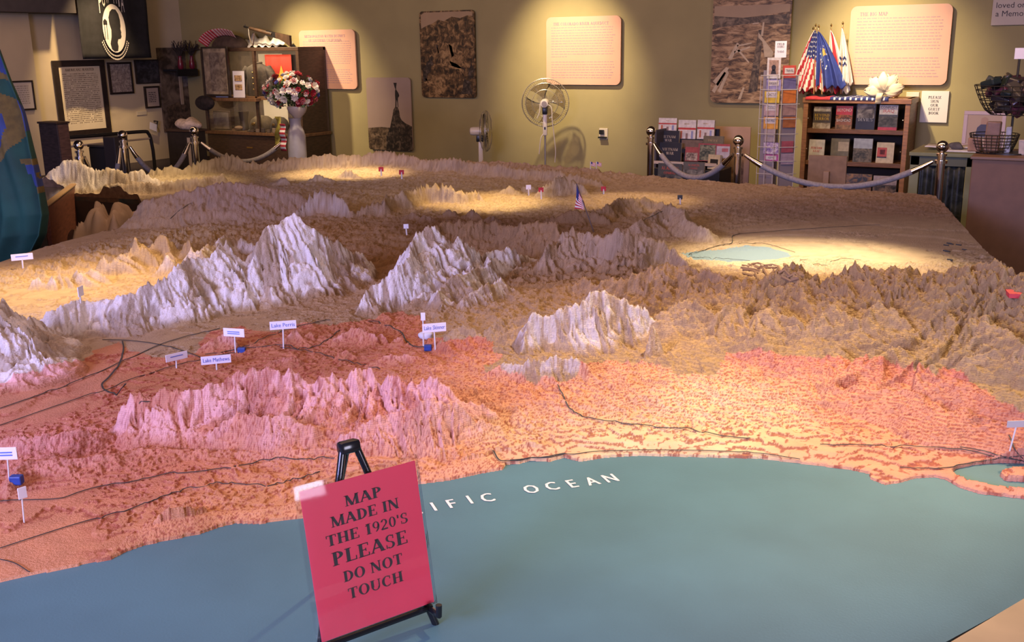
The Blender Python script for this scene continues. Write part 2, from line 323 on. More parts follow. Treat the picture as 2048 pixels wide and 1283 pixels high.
ROUGH = [(W2([(x, y)])[0], z) for x, y, z in (
 (0,1120,0),(150,1070,0),(300,1050,.006),(450,1020,.010),(600,990,.010),(880,930,.012),(1000,900,.010),(1200,890,.004),(1500,890,.004),(1750,930,.004),(1950,920,.003),
 (100,980,.002),(300,950,.008),(500,920,.012),(700,900,.014),(60,900,.020),(160,890,.022),(100,820,0),(200,760,0),(300,760,.006),(400,740,.008),(600,720,.010),(700,700,.012),(900,740,.02),(950,680,.012),
 (1050,820,.016),(1250,820,.012),(1450,820,.010),(1650,820,.012),(1850,830,.012),(2000,860,.008),(1200,760,.02),(1500,740,.02),(1800,740,.025),(1400,780,.014),
 (1500,572,.015),(1600,562,.016),(1700,560,.018),(1800,556,.018),(1900,560,.02),(1980,550,.015),(1350,640,.05),(1500,640,.055),(1650,640,.065),(1800,640,.065),(1950,650,.06),(2048,720,.045),(1900,720,.045),(1100,720,.03),(1000,640,.03),(1150,560,.04),(1250,560,.045),(950,600,.03),(300,690,.003),(500,650,.004),(650,640,.012),
 (0,540,0),(60,524,0),(130,504,.001),(200,486,.002),(270,468,.008),(40,545,.004),(150,575,0),(60,590,.002),(60,555,.035),(130,540,.04),(220,515,.05),(330,500,.05),(400,480,.05),(600,480,.03),(1500,510,0),(1650,500,0),(1800,520,0),(1560,470,0),(1750,450,0),(1850,480,0),
 (1550,420,.012),(1700,405,.014),(1350,440,.02),(1250,400,.012),(1280,385,.002),(1400,395,.004),(1000,425,.010),(900,400,.008),(1050,380,.014),(800,440,.02),(700,450,.03),(600,410,.03),(450,430,.008),(380,420,.006),(320,430,.006),(300,455,.01),(350,380,.006),(250,370,.02),(500,345,.015),(700,345,.010),(800,345,.012),(900,335,.04),(1000,320,.04),(1100,335,.03),(1150,350,.03),(700,300,.03),(500,315,.04))]

RIDGES = []
def ridge(pts, zb=.62, k=.6, kb=1.0, white=0.0, rf=35, ra=.45, p=1.15, jag=.10, streak=.8):
    V = []
    for x, yc, yf in pts:
        xq = x
        for _k in range(4):
            Fp = at_z(xq, yf, zb); d = Fp[:2]/np.hypot(*Fp[:2]); lo, hi = 0.0, .8
            for _ in range(32):
                h = (lo+hi)/2; P = np.array([Fp[0]+d[0]*k*h, Fp[1]+d[1]*k*h, zb+h])
                if proj(P)[1] > yc: lo = h
                else: hi = h
            xq += x-proj(P)[0]
        V.append((P[0], P[1], h, max(k*h, .01)))
    RIDGES.append(dict(V=V, zb=zb, kb=kb, white=white, rf=rf, ra=ra, p=p, jag=jag, streak=streak, seed=len(RIDGES)*3+1))
# San Bernardino side, bluish white
ridge([(-90,585,800),(-30,596,785),(0,600,772),(20,606,760),(41,622,745),(52,640,728),(70,634,715),(100,650,702),(150,676,692),(185,694,690)], k=.8, white=1, rf=25, ra=.4)
ridge([(85,642,694),(105,618,692),(130,612,688),(165,606,684),(200,600,680),(250,586,675),(275,574,670),(300,566,666),(330,548,660),(345,540,656),(380,522,650),(400,510,646),(425,498,640),(440,486,636),(458,492,632),(476,540,630)], k=.7, white=1, rf=25, ra=.5)
ridge([(472,590,632),(497,519,630),(521,466,626),(530,454,624),(549,446,621),(560,452,619),(568,440,617),(592,431,612),(600,434,610),(614,451,606),(635,462,602),(651,471,599),(686,488,592),(705,500,585),(738,526,565)], k=.62, white=1, rf=24, ra=.5, jag=.05)
ridge([(400,505,560),(430,482,545),(450,472,535),(470,476,530),(500,490,530)], k=.9, white=.6, rf=22)
# San Jacinto side
ridge([(706,630,648),(729,590,646),(745,574,642),(779,550,636),(800,522,630),(819,496,622),(837,488,616),(848,460,612),(859,445,608),(870,456,604),(884,472,600),(896,480,597),(909,474,594),(927,490,590),(949,496,584),(974,508,574),(985,498,566),(1007,495,558),(1021,501,553),(1040,507,548),(1057,507,545),(1075,519,544),(1096,530,545)], k=.62, white=1, rf=27, ra=.6, jag=.06, streak=.85)
ridge([(880,590,640),(910,560,628),(940,545,612),(962,528,596),(990,520,580),(1010,524,572),(1040,534,566),(1072,545,562)], k=.8, white=.85, rf=28, ra=.5)
ridge([(925,600,640),(950,582,636),(967,574,632),(985,566,626),(1005,560,620),(1021,562,615),(1036,580,612)], k=.8, white=.7, rf=32, ra=.5)
ridge([(870,625,645),(880,612,640),(890,625,640)], k=.6, white=.8, rf=16)
# brown ridges behind
ridge([(868,458,505),(890,436,500),(910,441,498),(935,446,498),(960,440,498),(985,438,496),(1000,444,497),(1030,450,500),(1050,446,505),(1080,440,510),(1110,455,515),(1125,470,520)], zb=.65, k=.9, white=0, rf=22, ra=.5, jag=.06)
ridge([(1090,520,552),(1115,490,548),(1137,466,545),(1158,460,542),(1180,466,542),(1205,470,545),(1223,462,547),(1245,455,547),(1274,466,545),(1310,488,545),(1346,502,546),(1364,524,548),(1400,545,556)], zb=.65, k=.75, white=.12, rf=28, ra=.55)
ridge([(1130,570,592),(1155,552,590),(1180,560,592),(1210,545,600),(1235,560,602),(1265,548,606),(1290,536,608),(1315,542,608),(1340,534,606),(1365,540,604),(1385,538,600),(1410,552,600),(1450,553,605),(1480,566,612)], zb=.67, k=1.1, white=.06, rf=22, ra=.5)
# pale cliff in the middle
ridge([(1040,712,722),(1061,686,718),(1075,658,716),(1093,634,713),(1108,640,712),(1122,637,711),(1140,611,710),(1160,610,709),(1176,606,707),(1190,590,706),(1198,583,705),(1223,588,704),(1252,597,702),(1274,608,699),(1299,621,694),(1320,650,690)], zb=.66, k=.5, kb=1.6, white=.6, rf=35, ra=.45, streak=.75)
ridge([(1280,700,716),(1296,668,716),(1308,650,716),(1320,662,714),(1338,700,712)], zb=.67, k=.5, white=.7, rf=22)
ridge([(975,735,752),(995,720,752),(1010,716,755),(1040,722,758),(1070,716,760),(1110,706,758),(1150,700,752),(1190,716,748)], zb=.66, k=.7, white=.45, rf=35)
# inland upland on the right
ridge([(1480,600,690),(1519,572,700),(1548,556,705),(1578,537,708),(1600,550,710),(1621,561,712),(1665,562,716),(1694,553,718),(1731,542,720),(1778,540,724),(1811,547,732),(1848,553,745),(1884,552,760),(1939,542,775),(1972,537,790),(2003,536,800),(2080,545,830)], zb=.66, k=2.3, kb=.5, white=0, rf=8, ra=.45, p=.85, jag=.06)
for a in ([(1330,640,690),(1350,610,690),(1372,600,692),(1395,612,694),(1420,640,696)], [(1400,655,705),(1430,625,705),(1455,610,706),(1480,622,708),(1500,650,708)], [(1500,660,716),(1525,630,716),(1550,612,716),(1575,628,716),(1595,660,718)], [(1600,655,722),(1630,622,722),(1660,604,722),(1690,622,724),(1710,655,726)], [(1700,660,728),(1735,630,730),(1765,610,732),(1790,626,734),(1815,664,738)], [(1800,665,745),(1840,632,748),(1870,618,750),(1900,640,756),(1925,680,764)], [(1910,690,780),(1945,650,785),(1975,640,790),(2010,660,800),(2048,700,820)], [(1380,590,622),(1400,572,622),(1425,568,624),(1450,580,626)], [(1180,640,668),(1215,625,668),(1250,618,668)], [(1000,640,690),(1030,622,690),(1060,630,690)], [(900,650,690),(930,632,690),(960,640,690),(985,660,692)]):
    ridge(a, zb=.67, k=1.3, kb=1.0, white=.04, rf=10, ra=.6, jag=.08)
# coastal mountains, pink
ridge([(225,845,880),(247,814,884),(275,798,886),(309,783,890),(340,784,890),(374,780,888),(401,781,886),(432,772,884),(456,748,882),(477,748,880),(490,762,880),(500,752,880),(514,746,880),(542,745,880),(560,752,882),(576,743,884),(597,758,886),(628,760,888),(644,752,890),(675,752,890),(703,744,888),(722,736,886),(744,748,884),(769,772,882),(800,762,884),(831,762,886),(862,758,884),(894,774,880),(930,800,874),(960,815,868)], k=.85, white=.75, rf=20, ra=.75, jag=.20, streak=1.0)
ridge([(690,860,905),(720,840,902),(760,826,900),(800,815,900),(847,792,900),(886,796,898),(916,803,894),(945,830,890),(960,860,885)], k=.7, white=.5, rf=25, ra=.6)
ridge([(440,850,900),(480,828,905),(530,830,905),(570,822,905),(610,840,905),(640,850,905)], k=.9, white=.45, rf=24, ra=.6)
ridge([(846,934,956),(870,918,953),(903,905,950),(930,898,946),(953,895,942),(979,904,936),(995,918,930)], zb=.608, k=1.2, white=.1, rf=41, ra=.4)
ridge([(231,1084,1098),(260,1058,1090),(307,1030,1078),(346,1010,1070),(397,1002,1060),(440,1003,1048),(462,1006,1042),(500,1008,1040),(523,1004,1038),(560,1002,1034),(590,998,1030),(640,985,1015),(700,965,995)], zb=.607, k=1.3, white=.05, rf=28, ra=.45)
ridge([(-60,890,935),(0,880,930),(30,872,925),(60,868,920),(120,860,912),(180,854,905),(215,868,895)], zb=.613, k=1.5, white=.25, rf=25, ra=.5)
ridge([(20,960,1000),(60,930,985),(110,915,970),(160,910,955),(230,905,940),(330,900,935),(450,905,930),(560,900,925),(680,900,922)], zb=.61, k=2.2, white=.2, rf=25, ra=.45)
# islands of hills in the inland basin
for a in ([(395,690,702),(412,676,702),(430,668,700),(452,664,698),(470,676,696)], [(578,672,690),(592,655,688),(606,676,688)], [(612,672,684),(625,662,682),(636,674,682)], [(680,672,692),(700,655,690),(725,658,690),(745,670,690)], [(735,672,688),(758,660,686),(770,674,686)], [(670,712,722),(695,700,720),(720,712,720)], [(745,725,735),(770,710,734),(790,705,732),(815,716,732)], [(590,740,750),(560,745,752)], [(520,722,735),(545,712,733),(575,718,733)], [(786,678,696),(800,672,694),(814,684,696)]):
    ridge(a, zb=.63, k=.9, white=.55, rf=25, ra=.4)
# small peaks of the left basin rim
for x, yc, yf, ww in ((60,548,575,.5),(115,540,572,.5),(98,548,575,.5),(160,528,560,.35),(175,535,565,.3),(215,505,545,.15),(240,512,545,.1),(280,470,530,0),(300,488,532,0),(322,468,525,0),(345,492,535,0),(255,500,540,.1),(190,528,560,.3),(140,545,570,.4),(370,472,520,0),(335,500,545,.4),(385,490,540,.5)):
    ridge([(x-16, (yc+yf)/2, yf), (x, yc, yf), (x+16, (yc+yf)/2, yf)], zb=.655, k=.7, white=ww, rf=22, ra=.6)
# far hills
ridge([(95,352,386),(107,338,386),(125,322,386),(140,316,386),(160,318,386),(180,334,386),(210,338,386),(220,332,386),(250,344,386),(280,340,386),(293,336,386),(310,356,386),(350,362,386)], zb=.62, k=.8, kb=1.1, white=.8, rf=10, ra=.3, jag=.05)
ridge([(200,372,392),(260,362,392),(320,366,392),(370,358,390),(420,350,380),(450,346,374)], zb=.62, k=.8, white=.2, rf=19)
ridge([(285,420,462),(300,398,462),(340,388,462),(400,376,460),(440,370,458),(470,364,455),(500,368,450),(545,380,445),(600,392,440)], zb=.64, k=1.8, kb=1.0, white=0, rf=5, ra=.10, jag=.02)
ridge([(600,420,440),(620,392,438),(640,378,436),(655,384,436),(680,402,436),(700,418,436)], zb=.65, k=.6, white=.25, rf=16)
ridge([(700,420,440),(760,400,436),(830,378,412),(850,366,408),(880,368,408),(905,372,408),(930,384,406),(955,380,402),(970,396,404)], zb=.64, k=.5, white=.1, rf=22)
ridge([(300,330,345),(340,326,345),(380,322,342),(430,306,338),(450,297,336),(470,306,335),(490,312,334),(520,314,332),(560,312,330),(610,318,330)], zb=.66, k=.6, white=.2, rf=16, ra=.5)
ridge([(540,305,322),(600,290,318),(650,288,316),(700,288,314),(745,284,312),(770,284,312),(800,290,314),(860,300,320),(900,296,325),(930,304,330),(1000,312,336),(1060,318,342),(1120,322,346),(1160,326,348),(1200,338,352)], zb=.72, k=.8, white=.05, rf=14, ra=.5, jag=.08)
ridge([(1080,385,398),(1100,362,394),(1115,348,390),(1140,358,388),(1170,372,390)], zb=.64, k=.8, white=.15, rf=19)
ridge([(1180,430,445),(1200,410,440),(1240,398,432),(1270,394,425),(1300,398,420),(1330,404,422),(1340,412,424)], zb=.64, k=.8, white=0, rf=19)
ridge([(1240,462,480),(1270,445,478),(1310,430,470),(1335,410,462),(1360,420,466),(1380,445,475),(1420,450,480)], zb=.645, k=1.2, white=.1, rf=19)
ridge([(1090,440,452),(1130,425,450),(1160,415,446),(1190,420,446),(1220,440,450)], zb=.645, k=.8, white=0, rf=19)
ridge([(1540,585,600),(1562,552,592),(1580,534,585),(1600,548,590),(1625,575,595)], zb=.66, k=.8, white=.1, rf=19)
for x, yc in ((900,418),(760,402),(980,428),(1060,365),(1010,368),(940,420),(860,428),(560,352),(640,345),(700,335),(820,425)):
    ridge([(x-22, yc+14, yc+20), (x, yc, yc+20), (x+24, yc+13, yc+20)], zb=.645, k=.9, white=.1, rf=22)

def terrain(X, Y, shade=False):
    base = shep(X, Y, BASE); amp = shep(X, Y, ROUGH)
    wx = X+.05*noise(X*5, Y*5, 31); wy = Y+.05*noise(X*5, Y*5, 41)
    R = np.zeros_like(X); WH = np.zeros_like(X); RB = np.ones_like(X)
    for rd in RIDGES:
        V = rd['V']; mw = max(v[3] for v in V)*1.6*max(1, rd['kb'])+.05
        x0, x1 = min(v[0] for v in V)-mw, max(v[0] for v in V)+mw; y0, y1 = min(v[1] for v in V)-mw, max(v[1] for v in V)+mw
        idx = np.nonzero((X > x0) & (X < x1) & (Y > y0) & (Y < y1))[0]
        if not len(idx): continue
        px, py = wx[idx], wy[idx]; best = np.zeros(len(idx)); bs = np.zeros(len(idx)); bt = np.ones(len(idx)); L = 0.0; sd = rd['seed']
        nfront = np.zeros(len(idx))
        for (ax, ay, ah, aw), (bx, by, bh, bw) in zip(V, V[1:]):
            dx, dy = bx-ax, by-ay; l2 = dx*dx+dy*dy+1e-9; l = math.sqrt(l2)
            t = np.clip(((px-ax)*dx+(py-ay)*dy)/l2, 0, 1); qx, qy = px-(ax+t*dx), py-(ay+t*dy); d = np.hypot(qx, qy)
            mx, my = (ax+bx)/2, (ay+by)/2; fr = -(qx*mx+qy*my)/math.hypot(mx, my)       # > 0 towards the viewer's side of the range
            wd = aw+(bw-aw)*t; wd = wd*np.where(fr > 0, 1.0, rd['kb']); hh = ah+(bh-ah)*t; s = L+l*t; L += l
            sw = s+.012*noise(px*14, py*14, sd+20)
            rib = 1.1*noise(s*rd['rf']*.4, d*1.5, sd)+.55*(1-2*np.abs(noise(sw*rd['rf'], d*2.2, sd+1)))+.3*(1-2*np.abs(noise(sw*rd['rf']*2.4, d*4, sd+3)))
            tt = d/wd*np.clip(1+rd['ra']*(.25-rib)*np.clip(d/wd*2.2, 0, 1), .72, 2.5)
            hj = hh*(1+rd['jag']*noise(s*20, s*0, sd+2)+rd['jag']*.3*noise(s*60, s*0, sd+5))
            val = hj*np.clip(1-tt, 0, 1)**rd['p']; m = val > best
            best = np.where(m, val, best); bs = np.where(m, s, bs); bt = np.where(m, np.where(val > 0, d/wd, 1), bt); nfront = np.where(m, fr, nfront)
        bw_ = bs+.010*noise(px*22, py*22, sd+21)
        fine = np.abs(noise(bw_*rd['rf']*1.9, bt*1.2, sd+7)); f2 = np.abs(noise(bw_*rd['rf']*4.3, bt*3, sd+8))
        best = best-best*np.clip(bt*1.6, 0, 1)*(.42*(1-fine)**4+.20*(1-f2)**3)*(1-.5*bt)
        best = np.clip(best+np.minimum(rd['zb']-base[idx], 0.0), 0, None)
        g = R[idx]; m = best > g
        R[idx] = np.where(m, best, g)
        gully = noise(bs*rd['rf']*.6, bt*.7, sd+9)+.35*noise(bs*rd['rf']*2.0, bt*1.5, sd+10)+.9*((1-fine)**4-.12)
        wh = rd['white']*sstep(.006, .035, best)*(1-rd['streak']*sstep(.16, .46, gully))
        WH[idx] = np.where(m, wh, WH[idx]*(1-sstep(0, .01, best-g))); RB[idx] = np.where(m, bt, RB[idx])
    n1 = ridged(wx*7, wy*7, 5, 3)-.45; n2 = ridged(wx*19, wy*19, 4, 5)-.45
    H = base+R+amp*(1.3*n1+.9*n2)
    tex = np.clip(amp/.012, 0, 1)*sstep(-.45, .15, fbm(X*3.2, Y*3.2, 3, 90)); H = H+tex*(.012*fbm(X*10, Y*10, 4, 12)+.008*(ridged(X*30, Y*30, 4, 15)-.45))
    H = H+np.clip(R, 0, .10)*(.20*(ridged(wx*22, wy*22, 4, 8)-.45)+.07*noise(X*75, Y*75, 18))
    # stacked sheets: the relief is cut from layers
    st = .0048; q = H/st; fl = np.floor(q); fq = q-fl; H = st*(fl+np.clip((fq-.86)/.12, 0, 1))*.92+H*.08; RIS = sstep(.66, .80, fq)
    land = in_poly(X, Y, LAND) & ~(in_poly(X, Y, BAY) & ~in_poly(X, Y, SPIT)); dc = poly_dist(X, Y, COAST, False)[0]
    H = np.maximum(np.where(dc < .05, np.minimum(H, .606+.25*dc+.02*np.clip(R*8,0,1)*np.clip(dc*40,0,1)), H), .6055)
    # lake of the desert sink
    return (H, land, amp, R, WH, base, RIS) if shade else (H, land)

def hits(pts, n=170):                          # where sight lines first meet the relief
    D = np.array([ray(a, b) for a, b in pts]); zz = np.linspace(1.02, .598, n); T = (zz[None, :]-EYE[2])/D[:, 2:3]
    XX = T*D[:, 0:1]; YY = T*D[:, 1:2]; Hh, ld = terrain(XX.ravel().copy(), YY.ravel().copy()); Hh = np.where(ld, Hh, ZT).reshape(XX.shape); df = zz[None, :]-Hh
    k = np.argmax(df <= 0, 1); k = np.where((df <= 0).any(1), k, n-1); k = np.maximum(k, 1); i = np.arange(len(D)); a, b = df[i, k-1], df[i, k]
    f = np.clip(a/(a-b+1e-9), 0, 1); t = T[i, k-1]+(T[i, k]-T[i, k-1])*f; return np.stack([t*D[:, 0], t*D[:, 1], EYE[2]+t*D[:, 2]], 1)
_pk = [(-300,880),(-100,840),(0,768),(60,754),(130,722),(185,702),(240,684),(262,700),(300,712),(350,716),(392,704),(400,682),(425,664),(470,652),(520,662),(560,664),(598,648),(640,650),(690,642),(722,640),(760,632),(800,624),(838,628),(852,640),(858,668),(876,688),(905,678),(938,672),(960,684),(985,690),(1000,712),(975,738),(990,752),(1040,748),(1080,760),(1120,762),(1150,745),(1180,728),(1230,722),(1300,724),(1345,730),(1352,745),(1400,750),(1440,742),(1462,705),(1500,700),(1560,706),(1610,716),(1660,716),(1700,722),(1760,716),(1800,722),(1830,740),(1860,742),(1890,735),(1930,756),(1970,775),(2000,800),(2048,826),(2200,880)]
_pin = [(x, y) for x, y in _pk if -20 <= x <= 2060]; PINK = W2([(-300,880),(-100,840)], .66)+[tuple(q[:2]) for q in hits(_pin, 260)]+W2([(2200,880)], .68)+[(1.5, 2.2), (1.5, 0), (-5, -1)]
SINK = W2([(1360,512),(1400,505),(1440,500),(1490,493),(1540,494),(1575,504),(1582,512),(1550,517),(1490,521),(1430,526),(1385,526)], .617)
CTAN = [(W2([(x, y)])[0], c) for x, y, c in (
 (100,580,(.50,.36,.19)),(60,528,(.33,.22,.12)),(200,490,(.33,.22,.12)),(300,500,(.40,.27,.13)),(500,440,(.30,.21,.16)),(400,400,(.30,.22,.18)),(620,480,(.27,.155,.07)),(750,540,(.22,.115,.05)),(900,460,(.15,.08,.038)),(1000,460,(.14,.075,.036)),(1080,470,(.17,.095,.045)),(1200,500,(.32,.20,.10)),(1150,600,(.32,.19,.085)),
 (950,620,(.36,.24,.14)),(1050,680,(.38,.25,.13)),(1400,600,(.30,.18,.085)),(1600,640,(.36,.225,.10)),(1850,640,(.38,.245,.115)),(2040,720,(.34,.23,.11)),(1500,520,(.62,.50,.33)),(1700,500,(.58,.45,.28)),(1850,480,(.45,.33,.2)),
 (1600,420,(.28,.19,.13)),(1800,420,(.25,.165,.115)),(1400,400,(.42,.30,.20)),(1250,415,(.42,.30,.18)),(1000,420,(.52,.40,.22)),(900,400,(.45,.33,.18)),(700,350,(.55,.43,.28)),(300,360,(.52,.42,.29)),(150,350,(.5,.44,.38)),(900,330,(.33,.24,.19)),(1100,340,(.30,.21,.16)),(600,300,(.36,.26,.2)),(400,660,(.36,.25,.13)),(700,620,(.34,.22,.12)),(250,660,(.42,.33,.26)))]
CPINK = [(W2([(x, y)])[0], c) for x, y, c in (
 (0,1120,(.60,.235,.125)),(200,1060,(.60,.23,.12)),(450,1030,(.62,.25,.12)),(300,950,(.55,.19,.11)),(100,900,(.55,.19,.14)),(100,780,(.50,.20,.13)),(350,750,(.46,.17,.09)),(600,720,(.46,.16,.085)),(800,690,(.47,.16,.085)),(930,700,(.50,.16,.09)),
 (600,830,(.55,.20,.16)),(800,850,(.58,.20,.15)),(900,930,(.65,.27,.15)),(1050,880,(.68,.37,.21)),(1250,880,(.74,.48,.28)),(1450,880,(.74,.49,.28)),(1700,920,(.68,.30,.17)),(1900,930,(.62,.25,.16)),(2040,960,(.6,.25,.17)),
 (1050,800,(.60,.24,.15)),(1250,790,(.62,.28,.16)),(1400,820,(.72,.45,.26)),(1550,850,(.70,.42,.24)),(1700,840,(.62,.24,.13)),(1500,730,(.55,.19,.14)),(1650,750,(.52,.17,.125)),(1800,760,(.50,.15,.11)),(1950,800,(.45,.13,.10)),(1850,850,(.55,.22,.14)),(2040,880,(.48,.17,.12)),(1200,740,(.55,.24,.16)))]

# the mesh: rings around the visitor's standing place, finer where the relief is close
NA, NR = 1150, 1150
az = RAD(30.35)+np.linspace(RAD(34.5), RAD(-33), NA)
u = np.linspace(0, 1, NR); rr = np.exp(np.log(.95)+u*(np.log(9.3)-np.log(.95)))
dens = 1/rr+ .55*np.exp(-((rr-3.2)/1.1)**2)                                                  # more rings through the high ranges
cum = np.concatenate([[0], np.cumsum((dens[1:]+dens[:-1])/2*np.diff(rr))]); rr = np.interp(np.linspace(0, cum[-1], NR), cum, rr)
AA, RR = np.meshgrid(az, rr, indexing='ij'); X = (-np.sin(AA)*RR).ravel(); Y = (np.cos(AA)*RR).ravel()
near_ok = np.hypot(X, Y) > 0
inside = in_poly(X, Y, TABLE); pd, nx, ny = poly_dist(X, Y, TABLE)
cand = np.nonzero(inside | (pd < .06))[0]
outb = cand[~inside[cand]]; X[outb] = nx[outb]; Y[outb] = ny[outb]
remap = np.full(NA*NR, -1); remap[cand] = np.arange(len(cand)); X, Y = X[cand], Y[cand]; ins = inside[cand]
H, land, amp, R, WH, base, RIS = terrain(X, Y, True)
gi = np.arange(NA*NR).reshape(NA, NR); Q = np.stack([gi[:-1, :-1], gi[1:, :-1], gi[1:, 1:], gi[:-1, 1:]], -1).reshape(-1, 4); Q = remap[Q]
Q = Q[(Q >= 0).all(1)]; Q = Q[ins[Q].any(1) & land[Q].any(1)]
H = np.where(land, H, .594)
used = np.unique(Q); rm2 = np.full(len(X), -1); rm2[used] = np.arange(len(used)); Q = rm2[Q]
X, Y, H, amp, R, WH, base, land, RIS = (a[used] for a in (X, Y, H, amp, R, WH, base, land, RIS))
# paint of the map
jx = X+.03*fbm(X*9, Y*9, 3, 51); jy = Y+.03*fbm(X*9, Y*9, 3, 61)
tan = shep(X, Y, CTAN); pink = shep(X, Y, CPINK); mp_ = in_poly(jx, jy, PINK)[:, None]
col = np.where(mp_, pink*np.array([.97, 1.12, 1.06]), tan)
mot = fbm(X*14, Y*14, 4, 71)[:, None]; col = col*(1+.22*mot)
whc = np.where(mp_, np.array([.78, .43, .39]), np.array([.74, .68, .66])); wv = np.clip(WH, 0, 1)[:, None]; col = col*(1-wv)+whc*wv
# the cut edges of the sheets are coloured darker: red in the pink region, brown elsewhere
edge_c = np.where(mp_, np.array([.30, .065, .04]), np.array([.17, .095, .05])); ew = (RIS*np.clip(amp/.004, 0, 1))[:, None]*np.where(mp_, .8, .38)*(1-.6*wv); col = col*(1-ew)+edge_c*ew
lake = in_poly(X+.01*noise(X*20, Y*20, 3), Y, SINK)[:, None]; col = np.where(lake, np.array([.24, .34, .39]), col)
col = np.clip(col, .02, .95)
me = bpy.data.meshes.new('terrain'); nv, nf = len(X), len(Q)
me.vertices.add(nv); me.vertices.foreach_set('co', np.stack([X, Y, H], 1).astype(np.float32).ravel())
me.loops.add(nf*4); me.loops.foreach_set('vertex_index', Q.astype(np.int32).ravel())
me.polygons.add(nf); me.polygons.foreach_set('loop_start', (np.arange(nf)*4).astype(np.int32)); me.polygons.foreach_set('loop_total', np.full(nf, 4, np.int32))
me.update(calc_edges=True); me.validate()
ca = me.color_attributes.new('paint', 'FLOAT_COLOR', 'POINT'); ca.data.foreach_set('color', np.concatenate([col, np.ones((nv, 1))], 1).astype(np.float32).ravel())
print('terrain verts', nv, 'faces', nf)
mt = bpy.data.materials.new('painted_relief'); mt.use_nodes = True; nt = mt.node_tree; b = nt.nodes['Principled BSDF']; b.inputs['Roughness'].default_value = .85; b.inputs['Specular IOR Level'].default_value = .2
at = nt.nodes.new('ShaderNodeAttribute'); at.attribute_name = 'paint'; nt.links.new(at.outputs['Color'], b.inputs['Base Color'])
tcx = nt.nodes.new('ShaderNodeTexCoord'); nn = nt.nodes.new('ShaderNodeTexNoise'); nn.inputs['Scale'].default_value = 130; nn.inputs['Detail'].default_value = 4; nt.links.new(tcx.outputs['Object'], nn.inputs['Vector'])
nn.inputs['Roughness'].default_value = .7
sx = nt.nodes.new('ShaderNodeSeparateXYZ'); nt.links.new(tcx.outputs['Object'], sx.inputs[0])
def mth(op, a, b=None):
    n = nt.nodes.new('ShaderNodeMath'); n.operation = op
    for i, q in enumerate((a, b)):
        if q is None: continue
        if isinstance(q, (int, float)): n.inputs[i].default_value = q
        else: nt.links.new(q, n.inputs[i])
    return n.outputs[0]
lay = mth('POWER', mth('FRACT', mth('MULTIPLY', sx.outputs[2], 1/.0048)), 3.0)
hgt = mth('ADD', mth('MULTIPLY', nn.outputs['Fac'], 1.0), mth('MULTIPLY', lay, .25))
bp = nt.nodes.new('ShaderNodeBump'); bp.inputs['Strength'].default_value = .8; bp.inputs['Distance'].default_value = .008; nt.links.new(hgt, bp.inputs['Height']); nt.links.new(bp.outputs[0], b.inputs['Normal'])
me.materials.append(mt)
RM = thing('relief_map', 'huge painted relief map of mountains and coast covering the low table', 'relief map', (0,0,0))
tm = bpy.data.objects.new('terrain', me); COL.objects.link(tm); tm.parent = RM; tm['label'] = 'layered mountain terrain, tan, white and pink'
M_SEA = mat('sea_paint', (.070, .165, .190), .55, var=.10, scale=3, bump=.05, bscale=200, spec=.35)
M_RIM = mat('tan_rim_paint', (.42, .30, .15), .6, var=.1, scale=6)
M_SIDE = mat('dark_table_side', (.05, .035, .03), .7, var=.2)
poly = [(x, y) for x, y in TABLE]
def flat(P, z0, z1):
    n = len(P); m = MB(); m.add([(x, y, z0) for x, y in P]+[(x, y, z1) for x, y in P], [tuple(range(n)), tuple(range(2*n-1, n-1, -1))]+[(i, i+n, (i+1) % n+n, (i+1) % n) for i in range(n)]); return m
sea = flat(TABLE, .57, ZT).build('ocean', M_SEA, RM)
# skirt of the table: the relief's cut edge down to the base board
mb = MB(); rim = MB(); cen = np.mean(np.array(TABLE), 0)
for i in range(len(TABLE)):
    a, c = np.array(TABLE[i]), np.array(TABLE[(i+1) % len(TABLE)]); n = max(2, int(np.linalg.norm(c-a)/.02)); P = [a+(c-a)*k/n for k in range(n+1)]
    hh, ld = terrain(np.array([p[0] for p in P]), np.array([p[1] for p in P])); hh = np.where(ld, hh, ZT)
    s0 = len(mb.v); mb.add([(p[0], p[1], .30) for p in P]+[(p[0], p[1], h) for p, h in zip(P, hh)], [(k, k+1, n+2+k, n+1+k) for k in range(n)])
mb.build('cut_edge', mat('cut_edge_brown', (.22, .13, .075), .8, var=.2, scale=30), RM)
flat([tuple(cen+(np.array(p)-cen)*.985) for p in TABLE], 0, .57).build('table_base', M_SIDE, RM)

# ---------------------------------------------------------------- things on and in front of the map
M_BLACK = mat('black_paint', (.012, .012, .014), .35); M_WHITE = mat('white_paint', (.75, .72, .68), .5); M_INK = mat('dark_ink', (.02, .015, .02), .6)
M_ROAD = mat('dark_green_line', (.03, .032, .03), .7, var=.3, scale=40); M_PLATE = mat('white_card', (.72, .68, .72), .5); M_BLUEINK = mat('blue_ink', (.08, .14, .5), .6)
M_BLUE = mat('blue_block_paint', (.012, .04, .22), .5, var=.2, scale=60); M_STICK = mat('pale_stick', (.55, .5, .48), .5)
M_RED = mat('red_cloth', (.42, .025, .04), .8, var=.2, scale=20); M_NAVY = mat('navy_cloth', (.018, .025, .13), .8, var=.2, scale=20); M_WCLOTH = mat('white_cloth', (.68, .64, .58), .8, var=.08, scale=20)
def th(x, y): h, l = terrain(np.array([x], float), np.array([y], float)); return float(h[0]) if l[0] else ZT
_gc = {}
def ground(px, py):
    if (px, py) not in _gc: _gc[(px, py)] = hits([(px, py)], 200)[0]
    return _gc[(px, py)].copy()
def px_size(p, n): return n/FPX*float((np.asarray(p)-EYE)@_F)

